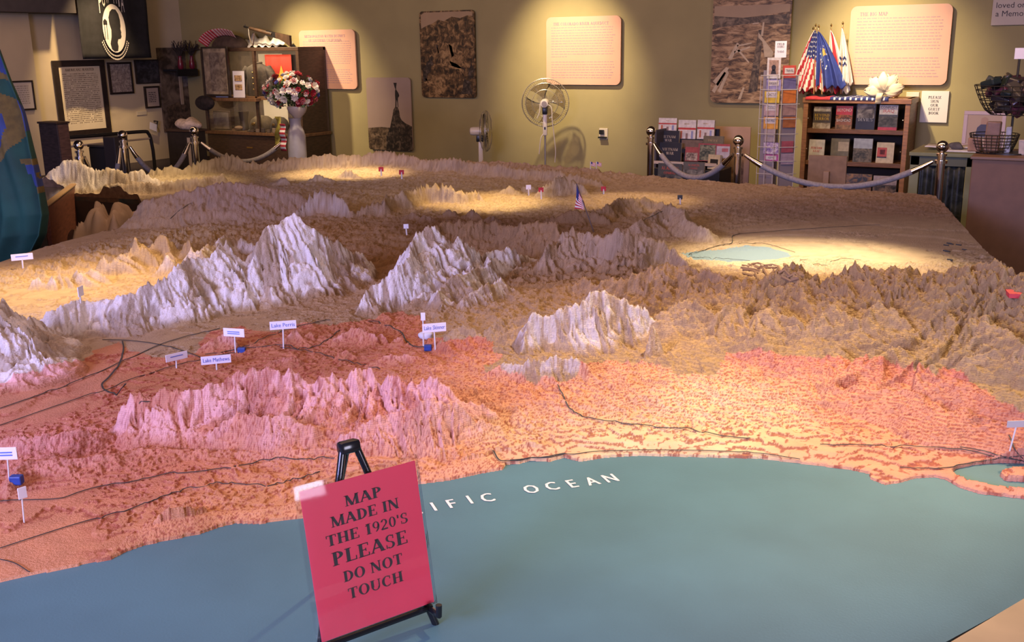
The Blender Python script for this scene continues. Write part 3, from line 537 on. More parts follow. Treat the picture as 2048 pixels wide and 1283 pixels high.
# painted lettering of the sea
for ch, x, y in (('P',748,1037),('A',790,1028),('C',829,1021),('I',866,1013),('F',902,1007),('I',938,999),('C',973,995),('O',1061,978),('C',1102,972),('E',1143,967),('A',1182,962),('N',1219,956)):
    p = at_z(x, y, ZT); q = at_z(x+30, y-4.9, ZT); e = Vector(((q-p)[0], (q-p)[1], 0)).normalized(); uu = Vector((-e.y, e.x, 0))
    vs, fs = sans(ch); hh = .040; cxm = (max(v[0] for v in vs)+min(v[0] for v in vs))/2
    m = MB().add([Vector(p)+e*((v[0]-cxm)*hh*.80)+uu*((v[2]-.5)*hh*1.15)+Vector((0,0,.0012)) for v in vs], fs)
    # stems made bolder
    m.add([Vector(p)+e*((v[0]-cxm)*hh*.80+.0022)+uu*((v[2]-.5)*hh*1.15)+Vector((0,0,.0011)) for v in vs], fs); m.build('letter', M_WHITE, RM)
# roads and aqueduct lines laid over the relief
ROADS = [([(245,683),(247,700),(238,730),(218,755),(204,770),(215,783),(255,797),(300,806)],5),([(0,818),(80,790),(150,765),(240,726),(320,690),(380,672),(440,657)],3.4),([(0,852),(100,817),(210,780),(300,747),(420,715),(470,706)],3.0),
 ([(205,680),(260,682),(330,692),(400,715)],3.6),([(490,697),(560,690),(600,698),(640,690),(680,660)],3),([(410,710),(480,698),(540,672),(600,652),(660,640)],3),([(735,642),(770,650),(800,664),(815,685),(835,695),(860,696)],4.4),([(560,695),(640,708),(700,725),(760,738)],2.6),
 ([(0,1003),(60,1001),(120,998),(160,985),(200,974),(270,963),(340,948),(400,944),(480,932),(540,920),(560,916),(620,920),(690,912)],3.4),([(0,1098),(80,1072),(150,1050),(210,1034),(270,1016),(320,996),(360,983),(420,970),(470,968),(530,972),(580,962),(640,945)],3.2),([(0,1120),(30,1128),(60,1146)],2.6),
 ([(985,900),(1000,922),(1030,922),(1080,916),(1130,908)],4),([(1115,770),(1130,800),(1140,818),(1170,835),(1230,845),(1290,852),(1380,860),(1440,872),(1500,878)],3.4),([(1020,921),(1100,915),(1180,905),(1260,902),(1400,902),(1520,908),(1600,920)],2.6),
 ([(1640,890),(1750,892),(1850,895),(1930,901),(2040,925)],3),([(1800,936),(1870,938),(1930,930),(2000,918),(2048,912)],3),([(1920,895),(1975,905),(2020,918),(2048,925)],3.4),([(2018,870),(2030,900),(2048,924)],3),
 ([(1370,512),(1410,500),(1440,491),(1463,487),(1465,473),(1480,468),(1520,465),(1600,459),(1680,454),(1760,450)],2.2),([(1478,487),(1530,488),(1560,496),(1590,505)],1.6),([(1380,514),(1440,518),(1500,522)],1.5),
 ([(1240,460),(1290,440),(1330,420)],1.6),([(340,440),(360,420),(385,405)],1.6),([(1600,520),(1625,528),(1655,532)],2),([(1660,524),(1690,518),(1722,521)],1.8)]
M_LAKEL = M_ROAD
_RQ = [curve_pts([Vector((x, y, 0)) for x, y in P], 8) for P, _ in ROADS]; _RH = hits([(q.x, q.y) for Q3 in _RQ for q in Q3], 150); _k0 = 0
for (P, wpx), Q3 in zip(ROADS, _RQ):
    G = _RH[_k0:_k0+len(Q3), :2]; zz = _RH[_k0:_k0+len(Q3), 2]; _k0 += len(Q3)
    zp_ = np.pad(zz, 4, mode='edge'); zz = np.maximum(np.convolve(zp_, np.ones(9)/9, 'valid')+.001, zz*0+.6)
    m = MB(); wd = px_size((G[len(G)//2][0], G[len(G)//2][1], .62), wpx)*.32
    tg = np.gradient(G, axis=0); tg /= (np.linalg.norm(tg, axis=1)[:, None]+1e-9); nn_ = np.stack([-tg[:, 1], tg[:, 0]], 1)
    k = len(G); runs = [[0]]
    for i in range(1, k):
        if np.hypot(*(G[i]-G[i-1])) < .09 and abs(_RH[_k0-k+i, 2]-_RH[_k0-k+i-1, 2]) < .03: runs[-1].append(i)
        else: runs.append([i])
    for rn in runs:
        if len(rn) < 3: continue
        n = len(rn); m = MB(); m.v = [tuple(map(float, (G[i][0]+s_*nn_[i][0]*wd, G[i][1]+s_*nn_[i][1]*wd, zz[i]+.0022))) for s_ in (-1, 1) for i in rn]; m.f = [(i, i+1, n+i+1, n+i) for i in range(n-1)]
        m.build('road_line', M_ROAD, RM, thick=.0012)
# dark islands of dunes drawn on the desert floor
rnd = random.Random(4)
for i in range(26):
    x, y = rnd.uniform(1480, 1580), rnd.uniform(525, 560); 
    if y > 560-(x-1480)*.02: continue
    a = ground(x, y); b2 = ground(x+rnd.uniform(16, 40), y+rnd.uniform(2, 8)); mid = (a+b2)/2; mid[2] = th(mid[0], mid[1])
    MB().tube([a+[0,0,.001], mid+[0,.004,.002], b2+[0,0,.001]], .006, 5).build('dune_ridge', mat('dune_brown', (.22, .13, .07), .8), RM)
for i in range(8):
    p = ground(1890+rnd.uniform(0, 40), 485+rnd.uniform(0, 35))
    MB().tube([p+[-.012,.004,.002], p+[.012,-.004,.002]], .004, 5).build('dune_ridge', M_ROAD, RM)
p = ground(2026, 582)
MB().box(-.02, .02, -.05, .05, -.01, .003).xf(Matrix.Translation(tuple(p)) @ Matrix.Rotation(RAD(16), 4, 'Z')).build('red_patch', mat('red_patch_paint', (.5, .04, .05), .7), RM)

# name markers on sticks
def marker(px, py, bx, by, w, h, txt, label, yaw=0, grp='name markers on the relief map', plate=M_PLATE):
    g = ground(bx, by); t = thing('name_marker', label, 'marker', tuple(g), 0, grp)
    dep = float((g-EYE)@_F); sc = dep/FPX; d = g-EYE; top = EYE+ray(px, py)*dep            # same distance as the stick's foot
    top = top-g; pw, ph = w*sc/2, h*sc/2; face = math.atan2(-d[0], d[1])+RAD(yaw)
    MB().tube([(0,0,-.01), (top[0], top[1], top[2])], 1.7*sc, 6).build('stick', M_STICK, t)
    M = Matrix.Translation(tuple(top)) @ Matrix.Rotation(face, 4, 'Z')
    MB().box(-pw, pw, -.0015, .0015, -ph, ph, .0006).xf(M @ Matrix.Translation((0, -.004, 0))).build('plate', plate, t)
    if txt:
        m = MB()
        if txt == '-':
            for r_ in range(2 if h > 15 else 1): m.box(-pw*.6, pw*.55, -.0065, -.006, ph*(.1-r_*.45), ph*(.3-r_*.45))
            m.xf(M)
        else: put_text(m, sans(txt), M @ Matrix.Translation((0, -.0062, -ph*.4)), ph*.95, pw*1.75)
        m.build('lettering', M_BLUEINK, t)
    return t
marker(44,513,46,534,40,13,'-','small white name marker standing on the map rim below the green flag')
marker(159,582,162,606,20,20,'','small pale marker turned edgewise in the yellow desert basin', yaw=60)
marker(469,664,471,704,46,17,'-','lilac name marker leaning over a blue block beside the pink hills', yaw=-30)
marker(566,649,567,697,52,17,'Lake Perris','white name marker reading Lake Perris')
marker(352,712,353,736,46,15,'-','faded lilac name marker left of the Lake Mathews marker', yaw=25)
marker(432,718,434,740,58,17,'Lake Mathews','white name marker reading Lake Mathews')
marker(868,654,871,698,48,18,'Lake Skinner','white name marker reading Lake Skinner', yaw=10)
marker(846,632,847,692,9,16,'','tall stick with a tiny white tag beside the Lake Skinner marker')
marker(14,905,18,958,42,26,'-','pale name marker at the left edge beside a dark blue block', yaw=-25)
marker(43,984,48,1045,17,24,'','tall white tag on a stick on the orange coastal plain', yaw=20)
marker(2034,846,2018,902,44,14,'','grey tag leaning at the right edge above the bay', yaw=30, plate=mat('grey_card', (.42,.38,.36), .6))
for x, y, bx, by, c, lb in ((812,452,814,470,M_PLATE,'tiny white tag behind the second white peak'),(762,338,763,352,M_RED,'tiny red tag in the bright far valley, left of its twin'),(803,344,804,358,M_RED,'tiny red tag in the bright far valley, right of its twin'),(1057,374,1058,390,M_PLATE,'tiny white tag in the far valley left of the striped flag'),(1082,379,1083,398,M_RED,'tiny reddish tag in the far valley close to the striped flag'),(1207,377,1208,388,M_RED,'tiny red tag on the far hills right of the striped flag'),(1360,394,1361,408,M_ROAD,'thin dark stick on the pale flat far right')):
    marker(x, y, bx, by, 10, 9, '', lb, plate=c, grp='tiny tags on the far map')
# blocks beside the markers
for x, y, w, lb in ((484,698,16,'small dark blue block beside the leaning lilac marker'),(856,692,15,'small dark blue block below the Lake Skinner marker'),(34,958,24,'small dark blue block at the left edge on the pink plain')):
    g = ground(x, y+6); s = px_size(g, w)/2; rz = 30
    m = MB().box(-s, s, -s*.7, s*.7, -.004, s*1.25, s*.2).xf(Matrix.Rotation(RAD(rz), 4, 'Z')); o = m.build('blue_block', M_BLUE); o.location = tuple(g)
    tag(o, lb, 'block', 'blue blocks on the map')
g = ground(852, 676); s = px_size(g, 34)/2
m = MB().ball((0,0,s*.35), s, 14, (1, .7, .55)); m.v = [(x*(1+.12*math.sin(7*z/s+x*3/s)), y, z+.1*x) for x, y, z in m.v]
o = m.build('pale_stone', mat('pale_stone', (.55, .55, .58), .7, var=.1, scale=30), smooth=2); o.location = tuple(g); tag(o, 'smooth pale grey stone behind the Lake Skinner marker', 'stone')

# a cloth builder with colour fields
def cloth(name, pts, parent, mats, pick, thick=.002):
    m = MB().sheet(pts); o = m.build(name, mats[0], parent, smooth=2, thick=thick)
    for x in mats[1:]: o.data.materials.append(x)
    nr, nc = len(pts)-1, len(pts[0])-1
    for i, pl in enumerate(o.data.polygons): pl.material_index = pick((i % nc+.5)/nc, (i//nc+.5)/nr)
    return o
def us_pick(u, v):                      # u along the fly, v down the hoist; 0 red 1 white 2 navy
    if u < .4 and v < 7/13: return 1 if (int(u*40) % 3 == 1 and int(v*39) % 3 == 1) else 2
    return int(v*13) % 2
# the striped flag on the map
g = ground(1189, 464); dep = float((g-EYE)@_F); top = EYE+ray(1153, 367)*dep-g
t = thing('stick_flag', 'little striped flag drooping from a leaning stick in the middle of the map', 'flag', tuple(g))
MB().tube([(0,0,-.01), tuple(top)], .003, 8).build('stick', mat('dark_wood_stick', (.07,.04,.025), .5), t)
sc = dep/FPX; e = Vector((_R[0], _R[1], 0)).normalized(); pts = []
for i in range(27):
    v = i/26; row = []
    for j in range(21):
        u_ = j/20; a = Vector(top)*(1-.44*u_)
        drop = Vector((0,0,-1))*(v*52*sc*(1-.2*u_)*(.25+.75*(1-u_)))+Vector(top)*0
        row.append(a+drop+e*(-4*sc*v*(1-u_)+1.5*sc*math.sin(9*u_+3*v))+Vector((_F[0],_F[1],0))*(2.0*sc*math.sin(8*u_+v)))
    pts.append(row)
cloth('cloth', [[pts[i][j] for j in range(21)] for i in range(27)], t, [M_RED, M_WCLOTH, M_NAVY], lambda u, v: us_pick(u, v), .001)
for x, y, lb in ((1181, 334, 'tiny striped flag on the far right shoulder of the map'),(1193, 334, 'tiny dark flag beside the tiny striped flag on the far shoulder')):
    g = ground(x, y+3); sc = float((g-EYE)@_F)/FPX; t = thing('stick_flag', lb, 'flag', tuple(g), 0, 'tiny flags on the far shoulder')
    MB().tube([(0,0,-.005), (0,0,14*sc)], .8*sc, 6).build('stick', M_STICK, t)
    cloth('cloth', [[(j/12*11*sc, .6*sc*math.sin(j*.8), 14*sc-i/13*8*sc-j*.2*sc) for j in range(13)] for i in range(14)], t, [M_RED, M_WCLOTH, M_NAVY], us_pick if 'striped' in lb else (lambda u, v: 2), .001)

# ---------------------------------------------------------------- the notice on its easel
zb = .645; BL = Vector(at_z(634, 1290, zb)); BR = Vector(at_z(872, 1203, zb)); ex = (BR-BL); WS = ex.length; ex.normalize(); nb = Vector((-ex.y, ex.x, 0))
best = None
for th_ in range(0, 45):
    for hh in (.26,.27,.28,.29,.30,.31,.32):
        upv = Vector((0,0,1))*math.cos(RAD(th_))+nb*math.sin(RAD(th_)); TL = proj(BL+upv*hh); TR = proj(BR+upv*hh)
        er = math.hypot(TL[0]-583, TL[1]-972)+math.hypot(TR[0]-836, TR[1]-906)
        if best is None or er < best[0]: best = (er, th_, hh)
print('SIGN width %.3f fit' % WS, best)
HS = best[2]; upv = Vector((0,0,1))*math.cos(RAD(best[1]))+nb*math.sin(RAD(best[1])); nf_ = ex.cross(upv)*-1
if nf_.dot(nb) < 0: nf_ = -nf_
MS = Matrix(((ex.x, nf_.x, upv.x, BL.x), (ex.y, nf_.y, upv.y, BL.y), (ex.z, nf_.z, upv.z, BL.z), (0,0,0,1)))   # local: x right, y into the easel, z up the page
M_PINKP = mat('hot_pink_paper', (.92, .050, .12), .45, var=.04, scale=5, spec=.3)
M_CLEAR = clear_mat('clear_plastic', (.97, .97, .98), .03)
T = thing('notice', 'hot pink notice in a clear holder reading MAP MADE IN THE 1920\'S', 'notice')
for o_ in (T,): o_.matrix_world = MS
MB().box(.009, WS-.004, -.0010, 0, .002, HS-.010).build('paper', M_PINKP, T)
txt = MB()
for line, zc, wd, hh in (('MAP', .795, .30, .060), ('MADE IN', .690, .56, .060), ("THE 1920'S", .580, .67, .060), ('PLEASE', .450, .62, .076), ('DO NOT', .330, .49, .060), ('TOUCH', .215, .455, .060)):
    put_text(txt, serif(line), Matrix.Translation((WS*.52, -.0016, HS*zc)), HS*hh*1.12, WS*wd, 5)
txt.build('lettering', M_INK, T)
h_ = MB().box(0, WS, -.0042, -.0022, 0, HS); h_.build('clear_cover', M_CLEAR, T)
MB().box(0, WS, .0008, .003, 0, HS).build('backing_sheet', M_CLEAR, T)
E_ = thing('tabletop_easel', 'small black folding easel holding the pink notice', 'easel'); E_.matrix_world = MS
apex = (WS*.49, .012, HS+.045); M_EAS = mat('glossy_black_plastic', (.01, .01, .012), .18)
for sx_ in (-1, 1):
    foot = (WS*.5+sx_*WS*.50, .012, -.045); MB().tube([(apex[0]+sx_*.012, apex[1], apex[2]-.004), foot], .0065, 10).build('leg', M_EAS, E_, True)
    hk = MB().tube([(WS*.5+sx_*WS*.46, .012, -.012), (WS*.5+sx_*WS*.46, -.022, -.016), (WS*.5+sx_*WS*.46, -.026, .004)], .006, 8); hk.build('hook', M_EAS, E_, True)
MB().tube([(WS*.02, .010, -.010), (WS*.98, .010, -.010)], .006, 8).build('ledge', M_EAS, E_, True)
bk = MS.inverted() @ Vector((BL.x+ex.x*WS*.5+nb.x*.24, BL.y+ex.y*WS*.5+nb.y*.24, ZT+.004))
MB().tube([(apex[0], .02, apex[2]-.006), tuple(bk)], .006, 8).build('rear_leg', M_EAS, E_, True)
MB().box(apex[0]-.019, apex[0]+.019, .002, .026, apex[2]-.016, apex[2]+.006, .006).build('hinge', M_EAS, E_, True)
# ---------------------------------------------------------------- things on the back wall
M_GLASS = clear_mat('display_glass', (.96, .96, .95), .02)
def wrect(x0, y0, x1, y1, Y):          # pixel box -> x0,x1,z0,z1 on the plane Y
    xm, ym = (x0+x1)/2, (y0+y1)/2
    return at_y(x0, ym, Y)[0], at_y(x1, ym, Y)[0], at_y(xm, y1, Y)[2], at_y(xm, y0, Y)[2]
rnd = random.Random(11)
def dashes(m, x0, x1, z0, z1, lines, y, rnd, fill=.62, short=()):
    lh = (z1-z0)/lines
    for i in range(lines):
        z = z1-(i+.5)*lh; x = x0; end = x1 if i not in short else x0+(x1-x0)*rnd.uniform(.12, .3)
        end -= rnd.uniform(0, .05)*(x1-x0)
        if i in [s+1 for s in short]: continue
        while x < end:
            w_ = rnd.uniform(.25, 1.1)*lh*1.6; m.add([(x, y, z-lh*fill*.3), (min(x+w_, end), y, z-lh*fill*.3), (min(x+w_, end), y, z+lh*fill*.3), (x, y, z+lh*fill*.3)], [(0,1,2,3)]); x += w_+lh*.35
M_PANEL = mat('salmon_panel', (.62, .34, .23), .55, var=.04, scale=3); M_PTEXT = mat('faded_violet_print', (.40, .25, .25), .7); M_PHEAD = mat('violet_print', (.30, .19, .25), .7)
M_EDGE = mat('brown_board_edge', (.12, .07, .045), .7)
for X0, Z0, head, lb in ((-10.20, 1.047, ('METROPOLITAN WATER DISTRICT', 'OF SOUTHERN CALIFORNIA'), 'salmon text panel about the water district beside the glass display cabinet'), (-6.22, 1.128, ('THE COLORADO RIVER AQUEDUCT',), 'salmon text panel headed The Colorado River Aqueduct above the fan'), (-2.58, 1.15, ('THE BIG MAP',), 'salmon text panel headed The Big Map above the bookcase')):
    yf = YW-.055; t = thing('text_panel', lb, 'panel', (X0, yf, Z0), 0, 'salmon text panels on the back wall')
    b_ = MB().prism(rrect(0, 1.0, 0, .80, .065), 0, .022).build('board', M_PANEL, t)
    MB().prism(rrect(.12, .88, .12, .68, .02), .022, .053).build('spacer', M_EDGE, t)
    m = MB()
    for i, hl in enumerate(head):
        d = serif(hl); put_text(m, d, Matrix.Translation((.07+.5*(.80 if len(hl) > 15 else .33), -.0015, .70-.055*i)), .034, .80 if len(hl) > 15 else .33)
    m.build('heading', M_PHEAD, t)
    m = MB(); dashes(m, .07, .93, .07, .66 if len(head) > 1 else .69, 20, -.0015, rnd, .5, (11,)); o = m.build('text_block', M_PTEXT, t); o['kind'] = 'stuff'
def photo_mat(name, cols, scale, stretch=(1,1,1), vor=0):
    m = bpy.data.materials.new(name); m.use_nodes = True; nt = m.node_tree; b = nt.nodes['Principled BSDF']; b.inputs['Roughness'].default_value = .5
    tc = nt.nodes.new('ShaderNodeTexCoord'); mp = nt.nodes.new('ShaderNodeMapping'); mp.inputs['Scale'].default_value = stretch; nt.links.new(tc.outputs['Object'], mp.inputs[0])
    n = nt.nodes.new('ShaderNodeTexNoise'); n.inputs['Scale'].default_value = scale; n.inputs['Detail'].default_value = 8; n.inputs['Roughness'].default_value = .65; n.inputs['Distortion'].default_value = .8; nt.links.new(mp.outputs[0], n.inputs['Vector'])
    r = nt.nodes.new('ShaderNodeValToRGB'); nt.links.new(n.outputs['Fac'], r.inputs[0]); e = r.color_ramp.elements
    e[0].position = .40; e[0].color = (*cols[0], 1); e[1].position = .62; e[1].color = (*cols[-1], 1)
    for i, c in enumerate(cols[1:-1]): q = e.new(.40+.22*(i+1)/(len(cols)-1)); q.color = (*c, 1)
    nt.links.new(r.outputs[0], b.inputs['Base Color']); MATS[name] = m; return m
P_DARK = photo_mat('sepia_rocks', ((.012,.006,.002),(.10,.052,.018),(.32,.19,.075)), 13); P_SAND = photo_mat('sepia_sand', ((.06,.03,.012),(.27,.155,.07),(.48,.31,.16)), 7, (1,1,3)); P_SKY = mat('sepia_sky', (.34, .23, .13), .5, var=.08, scale=3)
P_BLK = photo_mat('sepia_black_rubble', ((.01,.007,.005),(.03,.02,.014),(.12,.085,.06)), 16); P_PALE = mat('sepia_pale', (.50, .38, .25), .5, var=.1, scale=20); P_GSKY = mat('sepia_grey_sky', (.36, .26, .20), .5, var=.06, scale=2); P_BUSH = photo_mat('sepia_scrub', ((.03,.018,.01),(.10,.065,.035),(.22,.15,.09)), 14)
def wall_photo(px, Y, label, r=.05, base=P_DARK):
    x0, x1, z0, z1 = wrect(*px, Y); t = thing('wall_photograph', label, 'photograph', (x0, Y, z0), 0, 'large sepia photographs on the back wall'); w_, h_ = x1-x0, z1-z0
    MB().prism(rrect(0, w_, 0, h_, r), 0, .02).build('print', base, t); MB().prism(rrect(w_*.15, w_*.85, h_*.15, h_*.85, .02), .02, YW-Y-.002).build('spacer', M_EDGE, t); return t, w_, h_
def pr(P, w_, h_, y=-.0012): return MB().add([(a*w_, y, b*h_) for a, b in P], [tuple(range(len(P)))])
# rocky hillside
t, w_, h_ = wall_photo((841, 21, 950, 195), YW-.05, 'tall dark sepia photograph of a rocky hillside')
pr([(.03,.80),(.12,.83),(.25,.86),(.35,.90),(.45,.88),(.6,.93),(.75,.91),(.88,.94),(.97,.93),(.97,.975),(.9,.985),(.1,.985),(.03,.96)], w_, h_).build('sky_print', P_SKY, t)
P_LITE = photo_mat('sepia_light_rocks', ((.05,.026,.009),(.22,.125,.048),(.40,.25,.105)), 15)
jr = random.Random(21)
def jag(P, n=5, a=.03):
    out = []
    for (x0, y0), (x1, y1) in zip(P, P[1:]+P[:1]):
        for k in range(n): f = k/n; out.append((x0+(x1-x0)*f+jr.uniform(-a, a), y0+(y1-y0)*f+jr.uniform(-a, a)))
    return out
for P, mm in ((jag([(.26,.50),(.45,.66),(.66,.62),(.82,.48),(.72,.30),(.5,.34),(.34,.42)]), P_LITE), (jag([(.08,.22),(.28,.30),(.42,.18),(.36,.06),(.16,.05)]), P_LITE), (jag([(.52,.62),(.58,.6),(.62,.48),(.58,.47)], 3, .01), P_BLK), (jag([(.30,.62),(.33,.61),(.35,.52),(.32,.52)], 3, .01), P_BLK), (jag([(.55,.42),(.8,.35),(.82,.31),(.56,.37)], 4, .012), P_BLK), (jag([(.72,.03),(.8,.24),(.9,.18),(.95,.04)], 4, .02), P_BLK), (jag([(.04,.30),(.2,.48),(.24,.40),(.1,.2),(.05,.18)], 4, .02), P_BLK), (jag([(.86,.30),(.95,.42),(.97,.24),(.9,.2)], 4, .015), P_BLK)):
    pr(P, w_, h_, -.0016).build('rock_print', mm, t)
# statue on a rubble mound
t, w_, h_ = wall_photo((735, 155, 823, 300), YW-.05, 'grey sepia photograph of a statue on a rubble mound', base=P_GSKY)
pr([(0,.30),(.3,.32),(.6,.31),(1,.33),(1,.03),(.97,.0),(.03,.0),(0,.03)], w_, h_).build('plain_print', P_BUSH, t)
pr([(.5,.30),(.55,.42),(.58,.50),(.60,.56),(.64,.60),(.70,.60),(.73,.54),(.74,.47),(.78,.42),(.86,.38),(1,.34),(1,.03),(.97,.0),(.4,.0),(.42,.2)], w_, h_, -.0016).build('mound_print', P_BLK, t)
pr([(.645,.60),(.655,.68),(.65,.76),(.655,.82),(.665,.84),(.645,.88),(.625,.93),(.70,.93),(.685,.88),(.68,.84),(.70,.82),(.73,.79),(.745,.76),(.735,.74),(.715,.73),(.71,.68),(.715,.60),(.70,.60),(.695,.66),(.685,.70),(.675,.66),(.67,.60)], w_, h_, -.0020).build('statue_print', mat('sepia_black', (.012,.008,.006), .6), t)
# wrecked railway in the desert
t, w_, h_ = wall_photo((1424, -40, 1580, 206), YW-.08, 'large sepia photograph of broken timbers along a desert track', r=.07, base=P_SAND)
pr([(.02,.72),(.4,.70),(.98,.74),(.98,.80),(.02,.80)], w_, h_).build('sky_print', P_SKY, t)
pr([(.02,.62),(.3,.64),(.6,.66),(.98,.64),(.98,.725),(.7,.715),(.4,.70),(.02,.72)], w_, h_, -.0014).build('scrub_print', P_BUSH, t)
pr([(.50,.08),(.62,.10),(.66,.60),(.60,.60)], w_, h_, -.0014).build('track_print', P_BUSH, t)
for P in ([(.22,.37),(.33,.50),(.36,.49),(.27,.36)], [(.33,.48),(.52,.50),(.52,.49),(.34,.465)], [(.34,.46),(.50,.34),(.49,.33),(.33,.44)], [(.30,.43),(.50,.47),(.50,.455),(.30,.41)], [(.60,.58),(.80,.42),(.79,.38),(.69,.38),(.66,.50),(.60,.54)], [(.03,.18),(.20,.30),(.24,.29),(.10,.14)], [(.02,.10),(.18,.26),(.20,.25),(.06,.08)], [(.10,.10),(.22,.27),(.24,.25),(.14,.08)], [(.37,.03),(.43,.13),(.455,.13),(.41,.03)], [(.63,.55),(.65,.66),(.67,.66),(.66,.55)], [(.52,.655),(.60,.66),(.60,.65),(.52,.645)]):
    pr(P, w_, h_, -.0020).build('timber_print', P_PALE, t)
# the board cut by the corner of the picture
x0, x1, z0, z1 = wrect(1987, -60, 2180, 49, YW-.04); t = thing('lettered_board', 'white board lettered in serif capitals and small letters at upper right', 'board', (x0, YW-.04, z0))
MB().box(0, x1-x0, 0, .03, 0, z1-z0, .004).build('board', mat('ivory_board', (.52, .44, .35), .6), t)
m = MB()
for s_, zz in (('loved one', .165), ('a Memorial', .085)):
    d = sans(s_); mnx = min(v[0] for v in d[0]); put_text(m, ([(v[0]-mnx, 0, v[2]) for v in d[0]], d[1]), Matrix.Translation((.035, -.0015, zz)), .055)
m.build('lettering', M_INK, t)
# socket, switch and guest book notice
x0, x1, z0, z1 = wrect(1199, 256, 1216, 278, YW); t = thing('wall_socket', 'pale wall socket with a black plug right of the tall fan', 'socket', (x0, YW-.012, z0))
w_, h_ = x1-x0, z1-z0; MB().box(0, w_, 0, .012, 0, h_, .003).build('plate', mat('cream_plastic', (.6,.52,.38), .4), t); MB().box(w_*.1, w_*.6, -.03, 0, h_*.45, h_*.85, .004).build('plug', M_BLACK, t); MB().box(w_*.05, w_*.95, -.05, 0, h_*.1, h_*.25, .004).build('cord_clip', M_BLACK, t)
x0, x1, z0, z1 = wrect(1812, 184, 1838, 213, YW); t = thing('wall_plate', 'beige switch plate beside the guest book notice', 'switch', (x0, YW-.014, z0)); MB().box(0, x1-x0, 0, .014, 0, z1-z0, .004).build('plate', mat('cream_plastic', (.6,.52,.38), .4), t); MB().box((x1-x0)*.6, (x1-x0)*.72, -.012, 0, (z1-z0)*.55, (z1-z0)*.65).build('toggle', M_BLACK, t)
x0, x1, z0, z1 = wrect(1841, 182, 1896, 245, YW-.03); t = thing('guest_book_notice', 'white notice reading PLEASE SIGN OUR GUEST BOOK', 'notice', (x0, YW-.03, z0)); w_, h_ = x1-x0, z1-z0
MB().box(0, w_, 0, .028, 0, h_, .003).build('board', mat('white_foam_board', (.70,.64,.56), .6), t); m = MB()
for i, s_ in enumerate(('PLEASE', 'SIGN', 'OUR', 'GUEST', 'BOOK')): put_text(m, serif(s_), Matrix.Translation((w_*.5, -.0015, h_*(.76-.125*i))), h_*.085, w_*.6)
m.build('lettering', M_INK, t)

# ---------------------------------------------------------------- fans
M_CAGE = mat('fan_wire_steel', (.40, .36, .30), .35, metal=.6); M_FANP = mat('off_white_plastic', (.68, .60, .50), .35); M_BLADE = clear_mat('smoke_clear_blade', (.72, .68, .66), .05)
def fan(loc, rz, R, zc, label, detail=1):
    t = thing('pedestal_fan', label, 'fan', loc, rz, 'pedestal fans by the wall')
    # local: the blades face +y (towards the wall), motor on the -y side
    MB().lathe([(.17,0),(.17,.012),(.14,.028),(.03,.045),(.02,.06)], n=24).build('base', M_FANP, t, True)
    MB().tube([(0,0,.05), (0,0,zc-.16)], .013, 10).build('pole', M_CAGE, t, True)
    MB().box(-.026, .026, -.035, .02, zc-.38, zc-.10, .008).build('control_box', M_FANP, t, True)
    MB().box(-.010, .010, -.037, -.034, zc-.31, zc-.28).build('dial', M_BLACK, t)
    MB().box(-.03, .03, -.06, .03, zc-.13, zc-.045, .01).build('tilt_joint', M_BLACK, t, True)
    mo = MB().lathe([(.03,-.135),(.045,-.13),(.052,-.10),(.052,.0),(.03,.01)], (0,0,zc), 20, 'y').build('motor', M_FANP, t, True)
    MB().lathe([(.022,-.139),(.03,-.139),(.03,-.134),(.022,-.134)], (0,0,zc), 18, 'y').build('motor_ring', mat('grey_plastic', (.25,.2,.17), .4), mo, True)
    for k in range(4):
        a0 = k*PI/2+.3; g = []
        for i in range(6):
            r_ = .04+(R*.86-.04)*i/5; g.append([(r_*math.cos(a0+s_*(.25+.38*i/5)), .055+.02*s_, zc+r_*math.sin(a0+s_*(.25+.38*i/5))) for s_ in (-1,-.4,.4,1)])
        MB().sheet(g).build('blade', M_BLADE, t, 2, .003)
    n = 72 if detail else 48
    for side, y0, y1 in (('rear_cage', -.01, .045), ('front_cage', .13, .075)):
        m = MB()
        for k in range(n):
            a = 2*PI*k/n; c, s_ = math.cos(a), math.sin(a)
            m.tube([(.05*c, y0, zc+.05*s_), (R*.55*c, y0+(.0 if side[0] == 'r' else 0), zc+R*.55*s_), (R*.85*c, (y0*.6+y1*.4), zc+R*.85*s_), (R*c, y1, zc+R*s_)], .0011, 4, cap=False)
        m.build(side, M_CAGE, t); 
    m = MB()
    for rr_, yy in ((R, .06), (R*.985, .075), (R*.55, -.012), (R*.82, .01)):
        m = MB().tube([(rr_*math.cos(2*PI*k/40), yy, zc+rr_*math.sin(2*PI*k/40)) for k in range(40)], .004, 6, closed=True); m.build('ring', M_CAGE, t, True)
    return t
p = at_y(1090, 206, YW-.55); fan((p[0], YW-.55, 0), RAD(24), .285, p[2], 'tall pedestal fan with its cage turned to the wall below the aqueduct panel')
t = [o for o in bpy.data.objects if o.name == 'pedestal_fan'][0]
pz = p[2]
for P in ([(-.05,-.11,pz-.0),(-.055,-.12,pz-.09),(-.085,-.12,pz-.17)], [(.04,-.12,pz-.01),(.085,-.12,pz-.05),(.095,-.12,pz-.2),(.11,-.10,pz-.34),(.13,-.08,pz-.55),(.12,-.05,pz-.7)], [(-.02,-.03,pz-.36),(-.05,-.05,pz-.42),(-.07,-.05,pz-.6)]):
    MB().tube(curve_pts(P, 6), .006, 6).build('cord', M_FANP, t, True)
p = at_y(962, 262, YW-.7); fan((p[0], YW-.7, 0), RAD(-62), .25, p[2], 'smaller pedestal fan seen side on beside the statue photograph', 0)

